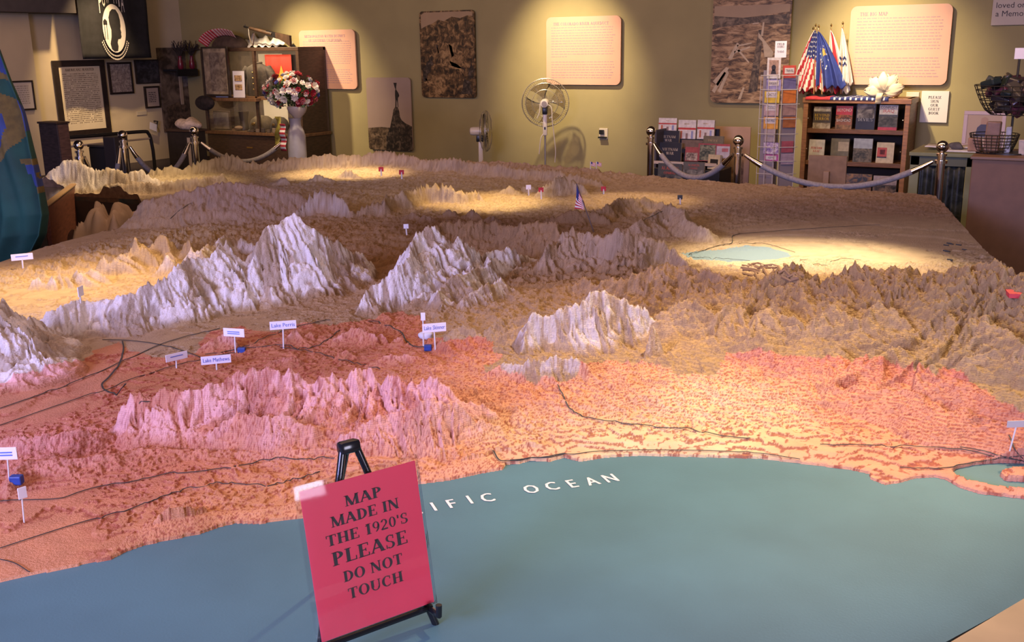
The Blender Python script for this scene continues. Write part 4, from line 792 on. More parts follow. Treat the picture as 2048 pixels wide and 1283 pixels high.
# ---------------------------------------------------------------- flag with the emblem, poster and frames on the side wall
def xrect(x0, y0, x1, y1, X):
    xm, ym = (x0+x1)/2, (y0+y1)/2; return at_x(x0, ym, X)[1], at_x(x1, ym, X)[1], at_x(xm, y1, X)[2], at_x(xm, y0, X)[2]
M_FRAME = mat('black_brown_frame', (.022, .014, .012), .35, var=.2, scale=20)
def framed(px, X, fw, label, art, name='framed_print', cat='frame', grp='frames on the side wall'):
    y0, y1, z0, z1 = xrect(*px, X); t = thing(name, label, cat, (X, y0, z0), PI/2, grp); w_, h_ = y1-y0, z1-z0
    m = MB(); 
    for a in ((0, w_, 0, fw), (0, w_, h_-fw, h_), (0, fw, fw, h_-fw), (w_-fw, w_, fw, h_-fw)): MB().box(a[0], a[1], 0, .03, a[2], a[3], .004).build('frame_rail', M_FRAME, t)
    MB().box(fw*.9, w_-fw*.9, .012, .028, fw*.9, h_-fw*.9).build('print', art, t); return t, w_, h_
X_ = XW+.035
t, w_, h_ = framed((114, 120, 217, 272), X_, .085, 'large dark framed poster of a grid of small portraits', mat('cream_poster', (.62, .52, .36), .6, var=.05, scale=4))
m = MB(); rr_ = random.Random(3)
for i in range(26):
    for j in range(24):
        if rr_.random() < .12: continue
        xx = .13+(w_-.26)*(j+.5)/24; zz = h_-.17-(h_-.34)*(i+.5)/26; s_ = (w_-.26)/24*rr_.choice((.26, .3, .36)); m.add([(xx-s_, .0105, zz-s_*.6), (xx+s_, .0105, zz-s_*.6), (xx+s_, .0105, zz+s_*.6), (xx-s_, .0105, zz+s_*.6)], [(0,1,2,3)])
o = m.build('portrait_grid', mat('brown_print', (.12, .08, .05), .7), t); o['kind'] = 'stuff'
m = MB(); put_text(m, serif('AMERICA S WANTED'.replace('AMERICA S', 'AMERICANS')), Matrix.Translation((w_*.5, .0105, h_-.145)), .035, w_*.62); m.build('heading', mat('brown_print', (.12, .08, .05), .7), t)
framed((219, 124, 266, 188), X_, .028, 'black framed grey document right of the portrait poster', photo_mat('grey_document', ((.18,.14,.12),(.3,.24,.2),(.42,.35,.28)), 30))
framed((272, 119, 319, 167), X_, .012, 'dark unframed picture below the black flag corner', photo_mat('dark_picture', ((.015,.013,.015),(.03,.028,.032),(.06,.055,.06)), 12))
t, w_, h_ = framed((291, 172, 321, 216), X_, .026, 'small black framed certificate under the dark picture', mat('certificate_paper', (.40, .31, .25), .6))
m = MB(); dashes(m, w_*.25, w_*.75, h_*.25, h_*.75, 6, .0105, rr_); m.build('text_block', M_INK, t)['kind'] = 'stuff'
t, w_, h_ = framed((22, 161, 70, 221), XWF+.035, .022, 'black framed white certificate beside the green flag', mat('white_certificate', (.55, .47, .38), .6)); m = MB(); dashes(m, w_*.2, w_*.8, h_*.2, h_*.85, 9, .0105, rr_); m.build('text_block', mat('grey_print', (.3,.25,.2), .7), t)['kind'] = 'stuff'
y0, y1, z0, z1 = xrect(273, 222, 293, 230, XW); o = MB().box(XW, XW+.012, y0, y1, z0, z1, .003).build('wall_vent_plate', mat('pale_plate', (.5,.42,.3), .5)); tag(o, 'small pale plate on the cream wall below the document', 'plate')
y0, y1, z0, z1 = xrect(299, 243, 318, 264, XW+.1); t = thing('wall_bracket', 'small white leaflet on a dark bracket low on the side wall', 'leaflet', (XW+.1, y0, z0), PI/2); w_, h_ = y1-y0, z1-z0
MB().add([(0,0,h_*.35),(w_*.7,0,0),(w_*.8,0,h_*.7),(w_*.1,0,h_)], [(0,1,2,3)]).build('leaflet', M_PLATE, t, thick=.004); MB().tube([(w_*.7,.02,0),(w_,.02,h_),(w_,.095,h_)], .012, 6).build('bracket', M_BLACK, t)
# black flag
XF = XW+.45; P00 = at_x(151, 0, XF); P10 = at_x(291, 0, XF); P01 = at_x(168, 121, XF); P11 = at_x(301, 113, XF)
W_ = (P10[1]-P00[1]+P11[1]-P01[1])/2; zbot = (P01[2]+P11[2])/2; y00 = (P00[1]+P01[1])/2; HF = W_*1.38
t = thing('black_flag', 'black flag with a white profile emblem hanging beside the cream wall', 'flag', (XF, y00, zbot), PI/2)
M_BFLAG = mat('black_flag_cloth', (.010, .009, .011), .85, var=.3, scale=10); M_EMB = mat('white_emblem_cloth', (.62, .56, .5), .8)
pts = [[(W_*j/24, .012*math.sin(j*.7)+.008*math.sin(i*.5), HF*i/20) for j in range(25)] for i in range(21)]
MB().sheet(pts).build('cloth', M_BFLAG, t, 2, .004)
cxe, cze = W_*.47, .40; rx, rz_ = W_*.165, W_*.28; fy = -.028
MB().add([(cxe+rx*math.cos(2*PI*k/40), fy, cze+rz_*math.sin(2*PI*k/40)) for k in range(40)], [tuple(range(40))]).build('emblem_disc', M_EMB, t)
hd = [(-.5,-.62),(-.35,-.35),(-.30,-.05),(-.42,.2),(-.44,.45),(-.30,.68),(-.05,.80),(.25,.78),(.46,.6),(.55,.35),(.55,.1),(.50,-.02),(.56,-.16),(.52,-.22),(.54,-.34),(.44,-.42),(.22,-.44),(.14,-.58),(.18,-.75),(.1,-.93),(-.2,-.95),(-.42,-.85)]
MB().add([(cxe+rx*a+.004, fy-.003, cze+rz_*b) for a, b in hd], [tuple(range(len(hd)))]).build('profile_silhouette', M_BFLAG, t)
m = MB()
for x_ in (-.86, -.66): m.add([(cxe+rx*(x_-.025), fy-.003, cze-rz_*.45), (cxe+rx*(x_+.025), fy-.003, cze-rz_*.45), (cxe+rx*(x_*.97+.025), fy-.003, cze+rz_*.2), (cxe+rx*(x_*.97-.025), fy-.003, cze+rz_*.2)], [(0,1,2,3)])
m.add([(cxe+rx*a, fy-.003, cze+rz_*b) for a, b in ((-.92,.15),(-.58,.15),(-.58,.3),(-.75,.4),(-.92,.3))], [(0,1,2,3,4)]); m.build('watchtower', M_BFLAG, t)
for k in range(2):
    m = MB(); rr2 = 1.12+.14*k
    for q in range(26):
        a = RAD(205+130*q/26); b_ = RAD(205+130*(q+.62)/26); m.add([(cxe+rx*rr2*math.cos(a), fy, cze+rz_*rr2*.99*math.sin(a)), (cxe+rx*rr2*math.cos(b_), fy, cze+rz_*rr2*.99*math.sin(b_)), (cxe+rx*(rr2+.07)*math.cos(b_), fy, cze+rz_*(rr2+.05)*math.sin(b_)), (cxe+rx*(rr2+.07)*math.cos(a), fy, cze+rz_*(rr2+.05)*math.sin(a))], [(0,1,2,3)])
    m.build('wreath', M_EMB, t)
m = MB(); ztop = cze+rz_*1.62
for ch, u_ in (('P',-1.0),('O',-.68),('W',-.33),('M',.33),('I',.66),('A',.95)):
    zb0 = cze+rz_*math.sqrt(max(0, 1-(u_/1.22)**2))*1.03+.012; put_text(m, sans(ch), Matrix.Translation((cxe+rx*u_, fy, zb0)), (ztop-zb0), rx*.27 if ch != 'I' else rx*.10)
m.build('lettering', M_EMB, t)
MB().tube([(-.03, .0, HF), (W_+.03, .0, HF)], .014, 8).build('pole', M_FRAME, t); MB().tube([(W_*.2, 0, HF), (W_*.2, 0, CEIL-zbot)], .004, 5).build('cord', M_FRAME, t); MB().tube([(W_*.8, 0, HF), (W_*.8, 0, CEIL-zbot)], .004, 5).build('cord', M_FRAME, t)
# glowing lamp seen past the soffit
p = at_x(2, 22, XW+.0); t = thing('ceiling_lamp', 'small glowing ceiling lamp at the upper left corner', 'lamp', (p[0], p[1], p[2]))
MB().lathe([(.035,.0),(.06,.03),(.06,.12),(.02,.14)], n=16).build('housing', M_BLACK, t, True); MB().ball((0,0,0), .04, 10, (1,1,.6)).build('bulb', mat('glowing_bulb', (1,.8,.55), .4, emit=(1,.75,.45), estr=8), t, True)
MB().tube([(0,0,.13),(0,0,CEIL-p[2])], .01, 6).build('stem', M_BLACK, t)
# ---------------------------------------------------------------- display cabinet and its things, left of the text panels
YC = YW-.62                                  # front plane of the cabinet
M_CAB = mat('dark_walnut', (.055, .030, .018), .45, var=.3, scale=12, stretch=(1,1,6)); M_CAB2 = mat('walnut_ledge', (.15, .075, .035), .4, var=.3, scale=14, stretch=(6,1,1))
xa, xb, zb_, zt_ = wrect(408, 95, 602, 288, YC); ZC0 = 0
t = thing('display_cabinet', 'dark walnut glass display cabinet with two compartments', 'cabinet', (xa, YC, 0)); CW = xb-xa
za = at_y(500, 270, YC)[2]; zm = at_y(500, 195, YC)[2]
def cz(y): return at_y(500, y, YC)[2]
def cx(x, y=190): return at_y(x, y, YC)[0]-xa
MB().box(0, CW, 0, .56, 0, za, .006).build('base_chest', M_CAB, t)
MB().box(-.03, CW+.03, -.05, .56, za, za+.045, .008).build('ledge', M_CAB2, t)
MB().box(0, CW, .52, .56, za, zt_).build('back_panel', mat('cabinet_back', (.10,.07,.05), .7, var=.2), t)
MB().box(0, CW, 0, .56, zt_-.05, zt_, .006).build('top', M_CAB, t)
for x_ in (0, CW-.05): MB().box(x_, x_+.05, 0, .52, za+.045, zt_-.05).build('side', M_CAB, t)
MB().box(cx(512)-.02, cx(512)+.02, .0, .04, za+.045, zt_-.05).build('mullion', M_CAB, t)
MB().box(.05, CW-.05, .0, .52, zm-.03, zm+.012).build('shelf', M_CAB2, t)
for a, b_ in ((.05, cx(512)-.02), (cx(512)+.02, CW-.05)):
    for z0, z1 in ((za+.045, zm-.03), (zm+.012, zt_-.05)): MB().box(a, b_, .012, .018, z0, z1).build('glass_pane', M_GLASS, t)
MB().box(CW*.42, CW*.48, -.01, 0, za*.55, za*.6).build('drawer_pull', mat('brass', (.6,.4,.15), .3, metal=1), t)
cl = [(cx(468, 150), zm+.02), (cx(516, 150), zt_-.10)]
MB().box(cx(472), cx(520), .505, .515, zm+.02, zt_-.09).build('pale_backing', mat('pale_lining', (.40,.34,.26), .7), t)
MB().box(cx(476), cx(524), .50, .515, za+.06, zm-.04).build('white_backing', mat('white_lining', (.62,.54,.42), .7), t)
MB().box(cx(538), cx(566), .50, .515, za+.2, zm-.04).build('white_backing', mat('white_lining', (.62,.54,.42), .7), t)
YI = YC+.25
for z_, e_ in ((zt_-.07, 9), (zm-.05, 6)):
    l_ = bpy.data.lights.new('cabinet_lamp', 'AREA'); l_.energy = e_; l_.color = WARM2; l_.shape = 'RECTANGLE'; l_.size = CW*.8; l_.size_y = .04; o = bpy.data.objects.new('cabinet_lamp', l_); COL.objects.link(o); o.location = (xa+CW/2, YC+.08, z_); o.rotation_euler = (RAD(35), 0, 0)
# jacket
def wy(px, py, Y): p = at_y(px, py, Y); return p
p = wy(520, 195, YI); t = thing('uniform_jacket', 'dark brown uniform jacket hanging in the upper cabinet compartment', 'jacket', (p[0], YI, zm+.014)); s = (wy(557, 160, YI)[0]-wy(489, 160, YI)[0])/2; hj_ = wy(520, 125, YI)[2]-zm-.014
M_JK = mat('brown_wool', (.06, .045, .036), .9, var=.3, scale=30, bump=.3, bscale=200)
prof = [(0,.62,.10),(.25,.62,.11),(.5,.60,.11),(.72,.66,.10),(.85,.62,.085),(.93,.36,.06),(.97,.20,.05),(1,.18,.045)]
g = [[(s*w_*math.cos(2*PI*k/24), d_*math.sin(2*PI*k/24), hj_*z) for k in range(25)] for z, w_, d_ in prof]; MB().sheet(g).build('body', M_JK, t, 2)
for sg in (-1, 1): MB().tube(curve_pts([(sg*s*.58,0,hj_*.84),(sg*s*.82,-.01,hj_*.62),(sg*s*.88,-.03,hj_*.35),(sg*s*.86,-.05,hj_*.06)], 5), [.055]*6+[.05]*6+[.045]*4, 10).build('sleeve', M_JK, t, 2)
MB().tube([(s*.2*math.cos(a), .045*math.sin(a), hj_*.99) for a in [2*PI*k/16 for k in range(16)]], .018, 6, closed=True).build('collar', M_JK, t, True)
for k in range(4): MB().ball((0, -.112, hj_*(.2+.17*k)), .010, 6).build('button', mat('brass', (.6,.4,.15), .3, metal=1), t)
# red banner with the star
p0 = wy(529, 105, YC+.42); p1 = wy(586, 160, YC+.42); t = thing('red_banner', 'orange red banner with a yellow star inside the cabinet', 'banner', (p0[0], YC+.42, zm+.02)); w_ = p1[0]-p0[0]; h_ = zt_-.10-zm-.02
MB().sheet([[(w_*j/16, .008*math.sin(j*1.1), h_*i/10) for j in range(17)] for i in range(11)]).build('cloth', mat('red_silk', (.55,.05,.025), .6), t, 2, .003)
st = [(w_*.62+(.11 if k % 2 == 0 else .045)*math.sin(PI*k/5)*1.6, -.016, h_*.42+(.11 if k % 2 == 0 else .045)*math.cos(PI*k/5)*1.6) for k in range(10)]
MB().add(st, [tuple(range(10))]).build('star', mat('yellow_cloth', (.75,.42,.05), .6), t, thick=.003)
# leaflets in front, framed chart
def card(px, lean, Y, label, m_, extra=None, name='display_card', z0=None):
    x0, x1, zz0, zz1 = wrect(*px, Y); t = thing(name, label, 'card', (x0, Y, zz0 if z0 is None else z0)); w_, h_ = x1-x0, zz1-(zz0 if z0 is None else z0)
    MB().add([(0,0,0),(w_*.72,0,0),(w_*.72-lean*h_,.04,h_),(-lean*h_,.04,h_)] if lean else [(0,0,0),(w_,0,0),(w_,.02,h_),(0,.02,h_)], [(0,1,2,3)]).build('sheet', m_, t, thick=.004); return t, w_, h_
t, w_, h_ = card((430,146,464,191), .28, YC-.04, 'white printed card leaning on the cabinet ledge', M_PLATE, z0=zm+.0); m = MB(); dashes(m, .02, w_*.5, h_*.1, h_*.45, 5, -.002, rr_, .4); m.build('text_block', M_PTEXT, t)['kind'] = 'stuff'
t, w_, h_ = card((465,142,488,190), 0, YC-.03, 'white card with two small pictures on the cabinet ledge', M_PLATE, z0=zm+.0)
for z in (.28, .62): MB().box(w_*.2, w_*.8, -.002, .006, h_*z, h_*(z+.22)).build('picture', mat('tan_picture', (.4,.25,.12), .6, var=.6, scale=30), t)
o = MB().box(xa+.02, xa+CW*.6, YC-.10, YC-.001, zm-.05, zm-.004, .004).build('front_ledge', M_CAB2); tag(o, 'brown shelf board along the cabinet front carrying the cards', 'shelf')
x0, x1, z0, z1 = wrect(405, 93, 456, 192, YC-.12); t = thing('framed_chart', 'tall thin framed chart propped at the left of the cabinet', 'frame', (x0, YC-.12, z0)); w_, h_ = x1-x0, z1-z0; fw = .025
for a in ((0, w_, h_-fw, h_), (0, fw, 0, h_-fw), (w_-fw, w_, 0, h_-fw), (fw, w_-fw, 0, fw)): MB().box(a[0], a[1], 0, .03, a[2], a[3]).build('frame_rail', M_FRAME, t)
MB().box(fw, w_-fw, .012, .028, fw, h_-fw).build('print', photo_mat('chart_print', ((.16,.12,.08),(.25,.19,.13),(.36,.28,.19)), 9), t); MB().box(w_*.28, w_*.9, .009, .012, h_*.1, h_*.88).build('inner_print', photo_mat('chart_print_dark', ((.10,.07,.06),(.17,.13,.10),(.24,.19,.15)), 14), t)
p_ = wy(420, 205, YC-.1); o = MB().ball((0,0,0), .14, 12, (1.3,.5,.75)).build('dark_bundle', mat('dark_bundle', (.02,.013,.012), .9, var=.6, scale=18, bump=.6, bscale=40), smooth=2); o.location = (p_[0], YC-.2, p_[2]); tag(o, 'dark woolly bundle hanging under the framed chart', 'bundle')
# small framed picture in the lower left compartment and headgear
x0, x1, z0, z1 = wrect(413, 224, 460, 262, YC+.1); t = thing('leaning_picture', 'grey leaning picture in the lower cabinet compartment', 'picture', (x0, YC+.1, za+.046)); MB().box(0, x1-x0, 0, .02, 0, z1-z0, .004).build('frame', M_CAB, t); MB().box(.02, x1-x0-.02, -.002, .0, .02, z1-z0-.02).build('print', photo_mat('grey_picture', ((.14,.10,.08),(.2,.16,.12),(.27,.22,.17)), 8), t)
M_HAT = mat('olive_felt', (.085, .06, .035), .9, var=.25, scale=20)
def helmet(px, py, r, sq, label, m_=M_HAT):
    p = wy(px, py, YC+.22); t = thing('helmet', label, 'helmet', (p[0], YC+.22, za+.046), 0, 'headgear in the lower compartment')
    MB().lathe([(r*1.12,0),(r*1.1,r*.08),(r,r*.12),(r*.97,r*.5*sq),(r*.8,r*.95*sq),(r*.5,r*1.2*sq),(.001,r*1.3*sq)], n=20).build('shell', m_, t, True); MB().box(-r*.16, r*.16, -r*1.02, -r*.85, r*.5*sq, r*.75*sq, .01).build('badge', mat('brass', (.6,.4,.15), .3, metal=1), t)
helmet(525, 255, .19, .9, 'large round olive helmet at the centre of the lower compartment'); helmet(560, 255, .14, 1.15, 'domed dark helmet behind the bouquet in the cabinet', mat('dark_felt', (.05,.035,.025), .9))
p = wy(489, 258, YC+.2); t = thing('leather_boot', 'short dark leather boot standing left of the helmets', 'boot', (p[0], YC+.2, za+.046)); MB().lathe([(.075,0),(.08,.02),(.06,.06),(.055,.14),(.075,.25),(.08,.27)], n=16).build('shaft', mat('dark_leather', (.03,.018,.012), .5), t, True); MB().ball((-.04,-.06,.035), .07, 10, (1,1.2,.5)).build('toe', mat('brown_leather', (.16,.085,.04), .5), t, True)
for i in range(7):
    p = wy(505+i*11, 268, YC-.03); o = MB().box(-.03, .03, -.012, .012, 0, rnd.uniform(.03, .07), .004).build('medal_case', mat('dark_case_%d' % (i % 3), ((.10,.07,.05),(.18,.13,.09),(.06,.045,.04))[i % 3], .5)); o.location = (p[0], YC-.03, za+.046); tag(o, '%s of the seven small brown boxes along the cabinet ledge' % ('leftmost','second','third','middle','fifth','sixth','rightmost')[i], 'box', 'small boxes in a row on the cabinet ledge')
# on top of the cabinet: striped bunting, white cloth, rifle
p = wy(455, 92, YC+.15); t = thing('striped_bunting', 'red and white striped bunting draped over a dark mound on the cabinet', 'bunting', (p[0], YC+.15, zt_)); R_ = wy(487, 75, YC+.1)[0]-wy(455, 75, YC+.1)[0]
m = MB().ball((0,.05,.0), 1, 14, (R_*1.1, .15, .19)); m.v = [(x_, y_, max(0, z_)) for x_, y_, z_ in m.v]; m.build('mound', mat('dark_brown_cap', (.07,.045,.03), .9, var=.3, scale=12), t, 2)
g = [[((R_*1.2+.06*j/5)*-math.cos(PI*(.08+.62*i/40)), -.03-.12*j/5, .16*math.sin(PI*(.08+.62*i/40))*1.35+.05-.10*(1-j/5)) for j in range(6)] for i in range(41)]
cloth('bunting', g, t, [M_RED, mat('pink_white_cloth', (.6,.42,.4), .8)], lambda u, v: int(v*26) % 2, .003)
p0 = wy(484, 92, YC+.3); p1 = wy(566, 60, YC+.3); t = thing('white_drape', 'crumpled white cloth spread along the cabinet top', 'cloth', (p0[0], YC+.1, zt_)); w_ = p1[0]-p0[0]
g = [[(w_*j/30, .10+.3*i/12, .012+(.19-.10*j/30)*(i/12)**.7*(.8+.2*math.sin(j*.8+i*.5))+.02*math.sin(j*1.3+i)) for j in range(31)] for i in range(13)]; MB().sheet(g).build('cloth', M_WCLOTH, t, 2, .004)
A = np.array(wy(488, 53, YC+.02)); B = np.array(wy(581, 78, YC+.02)); t = thing('rifle', 'old dark rifle resting across the white cloth on the cabinet', 'rifle', (A[0], A[1], A[2])); L = float(B[0]-A[0]); dz = float(B[2]-A[2])
def rl(u): return (L*u, 0, dz*u)
M_GUN = mat('gunmetal', (.02,.018,.018), .4, metal=.5); M_STOCK = mat('dark_stock', (.05,.025,.013), .45, var=.3, scale=20)
MB().tube([rl(0), rl(.5)], .013, 10).build('barrel', M_GUN, t, True); MB().tube([rl(.12), rl(.4), rl(.62)], [.02,.026,.03], 10).build('handguard', M_STOCK, t, True)
MB().prism([(L*.5,dz*.5-.04),(L*.5,dz*.5+.03),(L*.72,dz*.72+.035),(L*.72,dz*.72-.04)], -.02, .02).build('receiver', M_GUN, t)
MB().prism([(L*.70,dz*.7-.03),(L*.70,dz*.7+.035),(L*1.0,dz*1.0+.045),(L*1.0,dz*1.0-.10),(L*.86,dz*.86-.055)], -.022, .022).build('stock', M_STOCK, t)
MB().tube(curve_pts([rl(.1), (L*.14, -.03, dz*.14-.12), (L*.2, -.03, dz*.2-.22), (L*.24,-.02,dz*.24-.05)], 6), .010, 6).build('sling', M_STOCK, t, True); MB().tube([rl(.03), (L*.03, 0, dz*.03+.035)], .006, 6).build('sight', M_GUN, t)

# ---------------------------------------------------------------- bouquet on a pedestal
YB = 7.1; p = wy(594, 292, YB); zp = wy(594, 236, YB)[2]; t = thing('pedestal', 'pale grey pedestal shaped like a milk can below the bouquet', 'pedestal', (p[0], YB, 0)); pw = (wy(608, 270, YB)[0]-wy(580, 270, YB)[0])/2
M_PED = mat('grey_enamel', (.36,.34,.36), .5, var=.1, scale=12); MB().lathe([(pw,0),(pw*1.02,.03),(pw,.05),(pw,zp-.16),(pw*.85,zp-.11),(pw*.62,zp-.07),(pw*.60,zp-.02),(pw*.75,zp)], n=24).build('can', M_PED, t, True)
zu = wy(594, 212, YB)[2]; t = thing('bouquet', 'big bouquet of red and white flowers in a pale bowl', 'bouquet', (p[0]+.03, YB, zp))
MB().lathe([(.03,0),(.04,.01),(.075,.05),(.09,.09),(.085,zu-zp),(.08,zu-zp)], n=20).build('bowl', mat('pale_bowl', (.5,.42,.34), .4), t, True)
C_ = wy(585, 182, YB); cb = np.array([C_[0]-p[0]-.03, 0, C_[2]-zp]); rx_ = (wy(632, 180, YB)[0]-wy(536, 180, YB)[0])/2; rz2 = (wy(585, 148, YB)[2]-wy(585, 218, YB)[2])/2
m = MB(); rb = random.Random(8)
for i in range(700):
    a = rb.uniform(0, 2*PI); b_ = rb.uniform(-1, 1); r_ = rb.uniform(.35, .97); q = Vector((cb[0]+rx_*r_*math.cos(a)*math.sqrt(1-b_*b_), rx_*.75*r_*math.sin(a)*math.sqrt(1-b_*b_), cb[2]+rz2*r_*b_*.95-.02))
    d = Vector((rb.uniform(-1,1), rb.uniform(-1,1), rb.uniform(-.6,1))).normalized()*rb.uniform(.025,.05); e_ = d.cross(Vector((rb.random(), rb.random(), rb.random()))).normalized()*.014
    m.add([q, q+d*.5+e_, q+d, q+d*.5-e_], [(0,1,2,3)])
o = m.build('foliage', mat('leaf_green', (.035,.06,.02), .7, var=.5, scale=30), t); o['kind'] = 'stuff'
m = MB(); 
for i in range(14): m.tube(curve_pts([(0,0,.12), (cb[0]*.5+rb.uniform(-.05,.05), rb.uniform(-.05,.05), cb[2]*.6), (cb[0]+rb.uniform(-.7,.7)*rx_, rb.uniform(-.3,.3)*rx_, cb[2]+rb.uniform(-.2,.6)*rz2)], 4), .004, 5)
o = m.build('stems', mat('stem_green', (.05,.08,.03), .7), t); o['kind'] = 'stuff'
FL = {}
for nm, cc in (('red', (.30,.012,.025)), ('white', (.72,.66,.58)), ('pink', (.6,.18,.2)), ('blue', (.06,.06,.25))):
    mm = MB()
    for k in range(3):
        rr3 = .034-.010*k; nq = 7-k
        for q in range(nq):
            a = 2*PI*q/nq+k*.5; c, s_ = math.cos(a), math.sin(a); mm.add([(0,0,-.005+.008*k), (rr3*math.cos(a-.45), rr3*math.sin(a-.45), .012+.009*k), (rr3*1.25*c, rr3*1.25*s_, .018+.010*k), (rr3*math.cos(a+.45), rr3*math.sin(a+.45), .012+.009*k)], [(0,1,2,3)])
    o = mm.build('flower', mat('petal_'+nm, cc, .7), t); FL[nm] = o.data; bpy.data.objects.remove(o)
for i in range(95):
    a = rb.uniform(PI, 2*PI) if i % 4 else rb.uniform(0, PI); b_ = rb.uniform(-.85, 1); r_ = rb.uniform(.88, 1.03); n_ = Vector((math.cos(a)*math.sqrt(max(0,1-b_*b_)), math.sin(a)*math.sqrt(max(0,1-b_*b_)), b_))
    k = rb.choices(('red','white','pink','blue'), (34,44,12,8))[0]; o = bpy.data.objects.new('flower', FL[k]); COL.objects.link(o); o.parent = t
    o.location = (cb[0]+rx_*r_*n_.x, rx_*.75*r_*n_.y, cb[2]+rz2*r_*n_.z); o.rotation_euler = n_.to_track_quat('Z', 'Y').to_euler(); s_ = rb.uniform(.55, .95); o.scale = (s_, s_, s_)
# ribbons
hr = zp+.02-wy(585, 295, YB-.18)[2]
RB1 = Matrix.Translation((-.03-pw*.9, -.15, .02)); 
MB().sheet([[(.03*(j-1)+.02*math.sin(i*.5)-.01*i/10, .015*math.sin(i*.9+j), -hr*i/10) for j in range(3)] for i in range(11)]).xf(RB1).build('yellow_ribbon', mat('olive_yellow_ribbon', (.33,.27,.04), .6, var=.2, scale=20), t, 2, .003)
g = [[(-.03-pw*.05+.032*(j-2)/2, -.17+.01*math.sin(i*.5), -.04-hr*.9*i/26) for j in range(5)] for i in range(27)]
cloth('striped_ribbon', g, t, [M_RED, M_WCLOTH], lambda u, v: int(v*13) % 2, .003)

# ---------------------------------------------------------------- corner: mural board, low cabinet, black rail, post, trunk
y0, y1, z0, z1 = xrect(323, 95, 394, 262, XW+.04); t = thing('mural_board', 'brown pictorial mural board in the room corner', 'mural', (XW+.04, y0, z0), PI/2); w_, h_ = y1-y0, z1-z0
MB().box(0, w_, 0, .035, 0, h_).build('board', photo_mat('brown_mural', ((.045,.03,.02),(.12,.085,.06),(.20,.145,.10)), 5), t)
for P, mm in (([(.55,.52),(.95,.56),(.95,.72),(.6,.68)], mat('mural_grey', (.16,.13,.12), .7, var=.4, scale=20)), ([(.1,.30),(.5,.36),(.9,.2),(.9,.02),(.1,.02)], photo_mat('mural_scrub', ((.03,.02,.014),(.085,.055,.035),(.15,.10,.06)), 14)), ([(.75,.5),(.92,.5),(.92,.40),(.75,.38)], M_INK)): pr(P, w_, h_, -.002).build('painted_patch', mm, t)
MB().box(w_*.50, w_*.57, -.02, 0, h_*.32, h_*.66).build('pale_strip', mat('pale_strip', (.4,.3,.2), .6), t)
y0, y1, z0, z1 = xrect(355, 138, 396, 152, XW+.38); t = thing('wall_shelf', 'short black wall shelf in front of the mural board', 'shelf', (XW+.38, y0, z0), PI/2); MB().box(0, y1-y0, 0, .30, z1-z0-.03, z1-z0, .003).build('top', M_BLACK, t); MB().box(0, y1-y0, 0, .02, 0, z1-z0-.03).build('front', M_BLACK, t)
for px, lb in ((362, 'dark red vase with dark twigs, left one on the black shelf'), (385, 'dark red vase with dark twigs, right one on the black shelf')):
    q = at_x(px, 138, XW+.30); t = thing('twig_vase', lb, 'vase', (XW+.30, q[1], z1), 0, 'twig vases on the black shelf'); MB().lathe([(.03,0),(.045,.03),(.04,.10),(.022,.16),(.028,.19)], n=14).build('vase', mat('dark_red_glaze', (.16,.015,.03), .3), t, True); m = MB()
    for i in range(40): a = rb.uniform(0, 2*PI); m.tube([(0,0,.18), (.06*math.cos(a), .06*math.sin(a), .26+rb.uniform(0,.05)), (rb.uniform(.08,.16)*math.cos(a+.4), .10*math.sin(a+.4), rb.uniform(.26,.42))], .005, 4)
    m.build('twigs', mat('dark_twig', (.03,.02,.018), .9), t)['kind'] = 'stuff'
YL = 9.7; q0 = at_y(333, 258, YL); q1 = at_y(380, 258, YL); zl = q0[2]; t = thing('low_cabinet', 'low black cabinet below the mural board', 'cabinet', (q0[0], YL, 0)); w_ = q1[0]-q0[0]
MB().box(0, w_, 0, .26, 0, zl-.03, .006).build('body', mat('black_wood', (.018,.013,.012), .5, var=.3, scale=12), t); MB().box(-.02, w_+.02, -.02, .28, zl-.03, zl, .006).build('top', M_CAB, t); MB().box(w_*.86, w_*.97, -.012, 0, .1, zl-.1).build('pale_panel', mat('pale_door_panel', (.45,.36,.25), .6), t)
q = at_y(378, 247, YL+.12); t = thing('fur_hat', 'cream fur hat lying on the low black cabinet', 'hat', (q[0], YL+.12, zl)); m = MB().ball((0,0,.06), 1, 18, (.20,.14,.085)); m.v = [(x_*(1+.12*math.sin(19*y_+11*z_*3)), y_*(1+.10*math.sin(23*x_)), max(.0, z_*(1+.12*math.sin(31*x_+17*y_)))) for x_, y_, z_ in m.v]; m.build('fur', mat('cream_fur', (.66,.52,.38), .95, var=.2, scale=30, bump=.8, bscale=80), t, 2)
# black tube rail along the side wall
XR = -10.6
pts = [at_x(118, 276, XR), at_x(200, 270, XR), at_x(285, 263, XR), at_x(296, 266, XR), at_x(301, 276, XR), at_x(306, 300, XR), at_x(312, 350, XR)]; pts[-1] = np.array([pts[-1][0], pts[-2][1]+(pts[-1][1]-pts[-2][1])*.2, 0.0])
t = thing('tube_rail', 'black tubular guard rail with a rounded corner below the portrait poster', 'rail', (XR, float(pts[2][1]), 0)); off = np.array([XR, float(pts[2][1]), 0])
MB().tube([np.array(q)-off for q in curve_pts(pts[:-1], 5)]+[pts[-1]-off], .022, 10).build('rail', M_BLACK, t, True); MB().tube([pts[0]-off, np.array([XR, pts[0][1], 0])-off], .022, 10).build('post', M_BLACK, t, True)
zr = float(at_x(150, 292, XR)[2]); MB().tube([np.array([XR, pts[0][1], zr])-off, np.array([XR, pts[5][1], zr])-off], .012, 8).build('lower_bar', mat('pale_bar', (.4,.33,.25), .4), t, True)
q0 = at_y(76, 243, 6.7); q1 = at_y(112, 243, 6.7); t = thing('wooden_pillar_box', 'tall dark wooden box pillar behind the green flag', 'pillar', (q0[0], 6.7, 0)); w_ = q1[0]-q0[0]
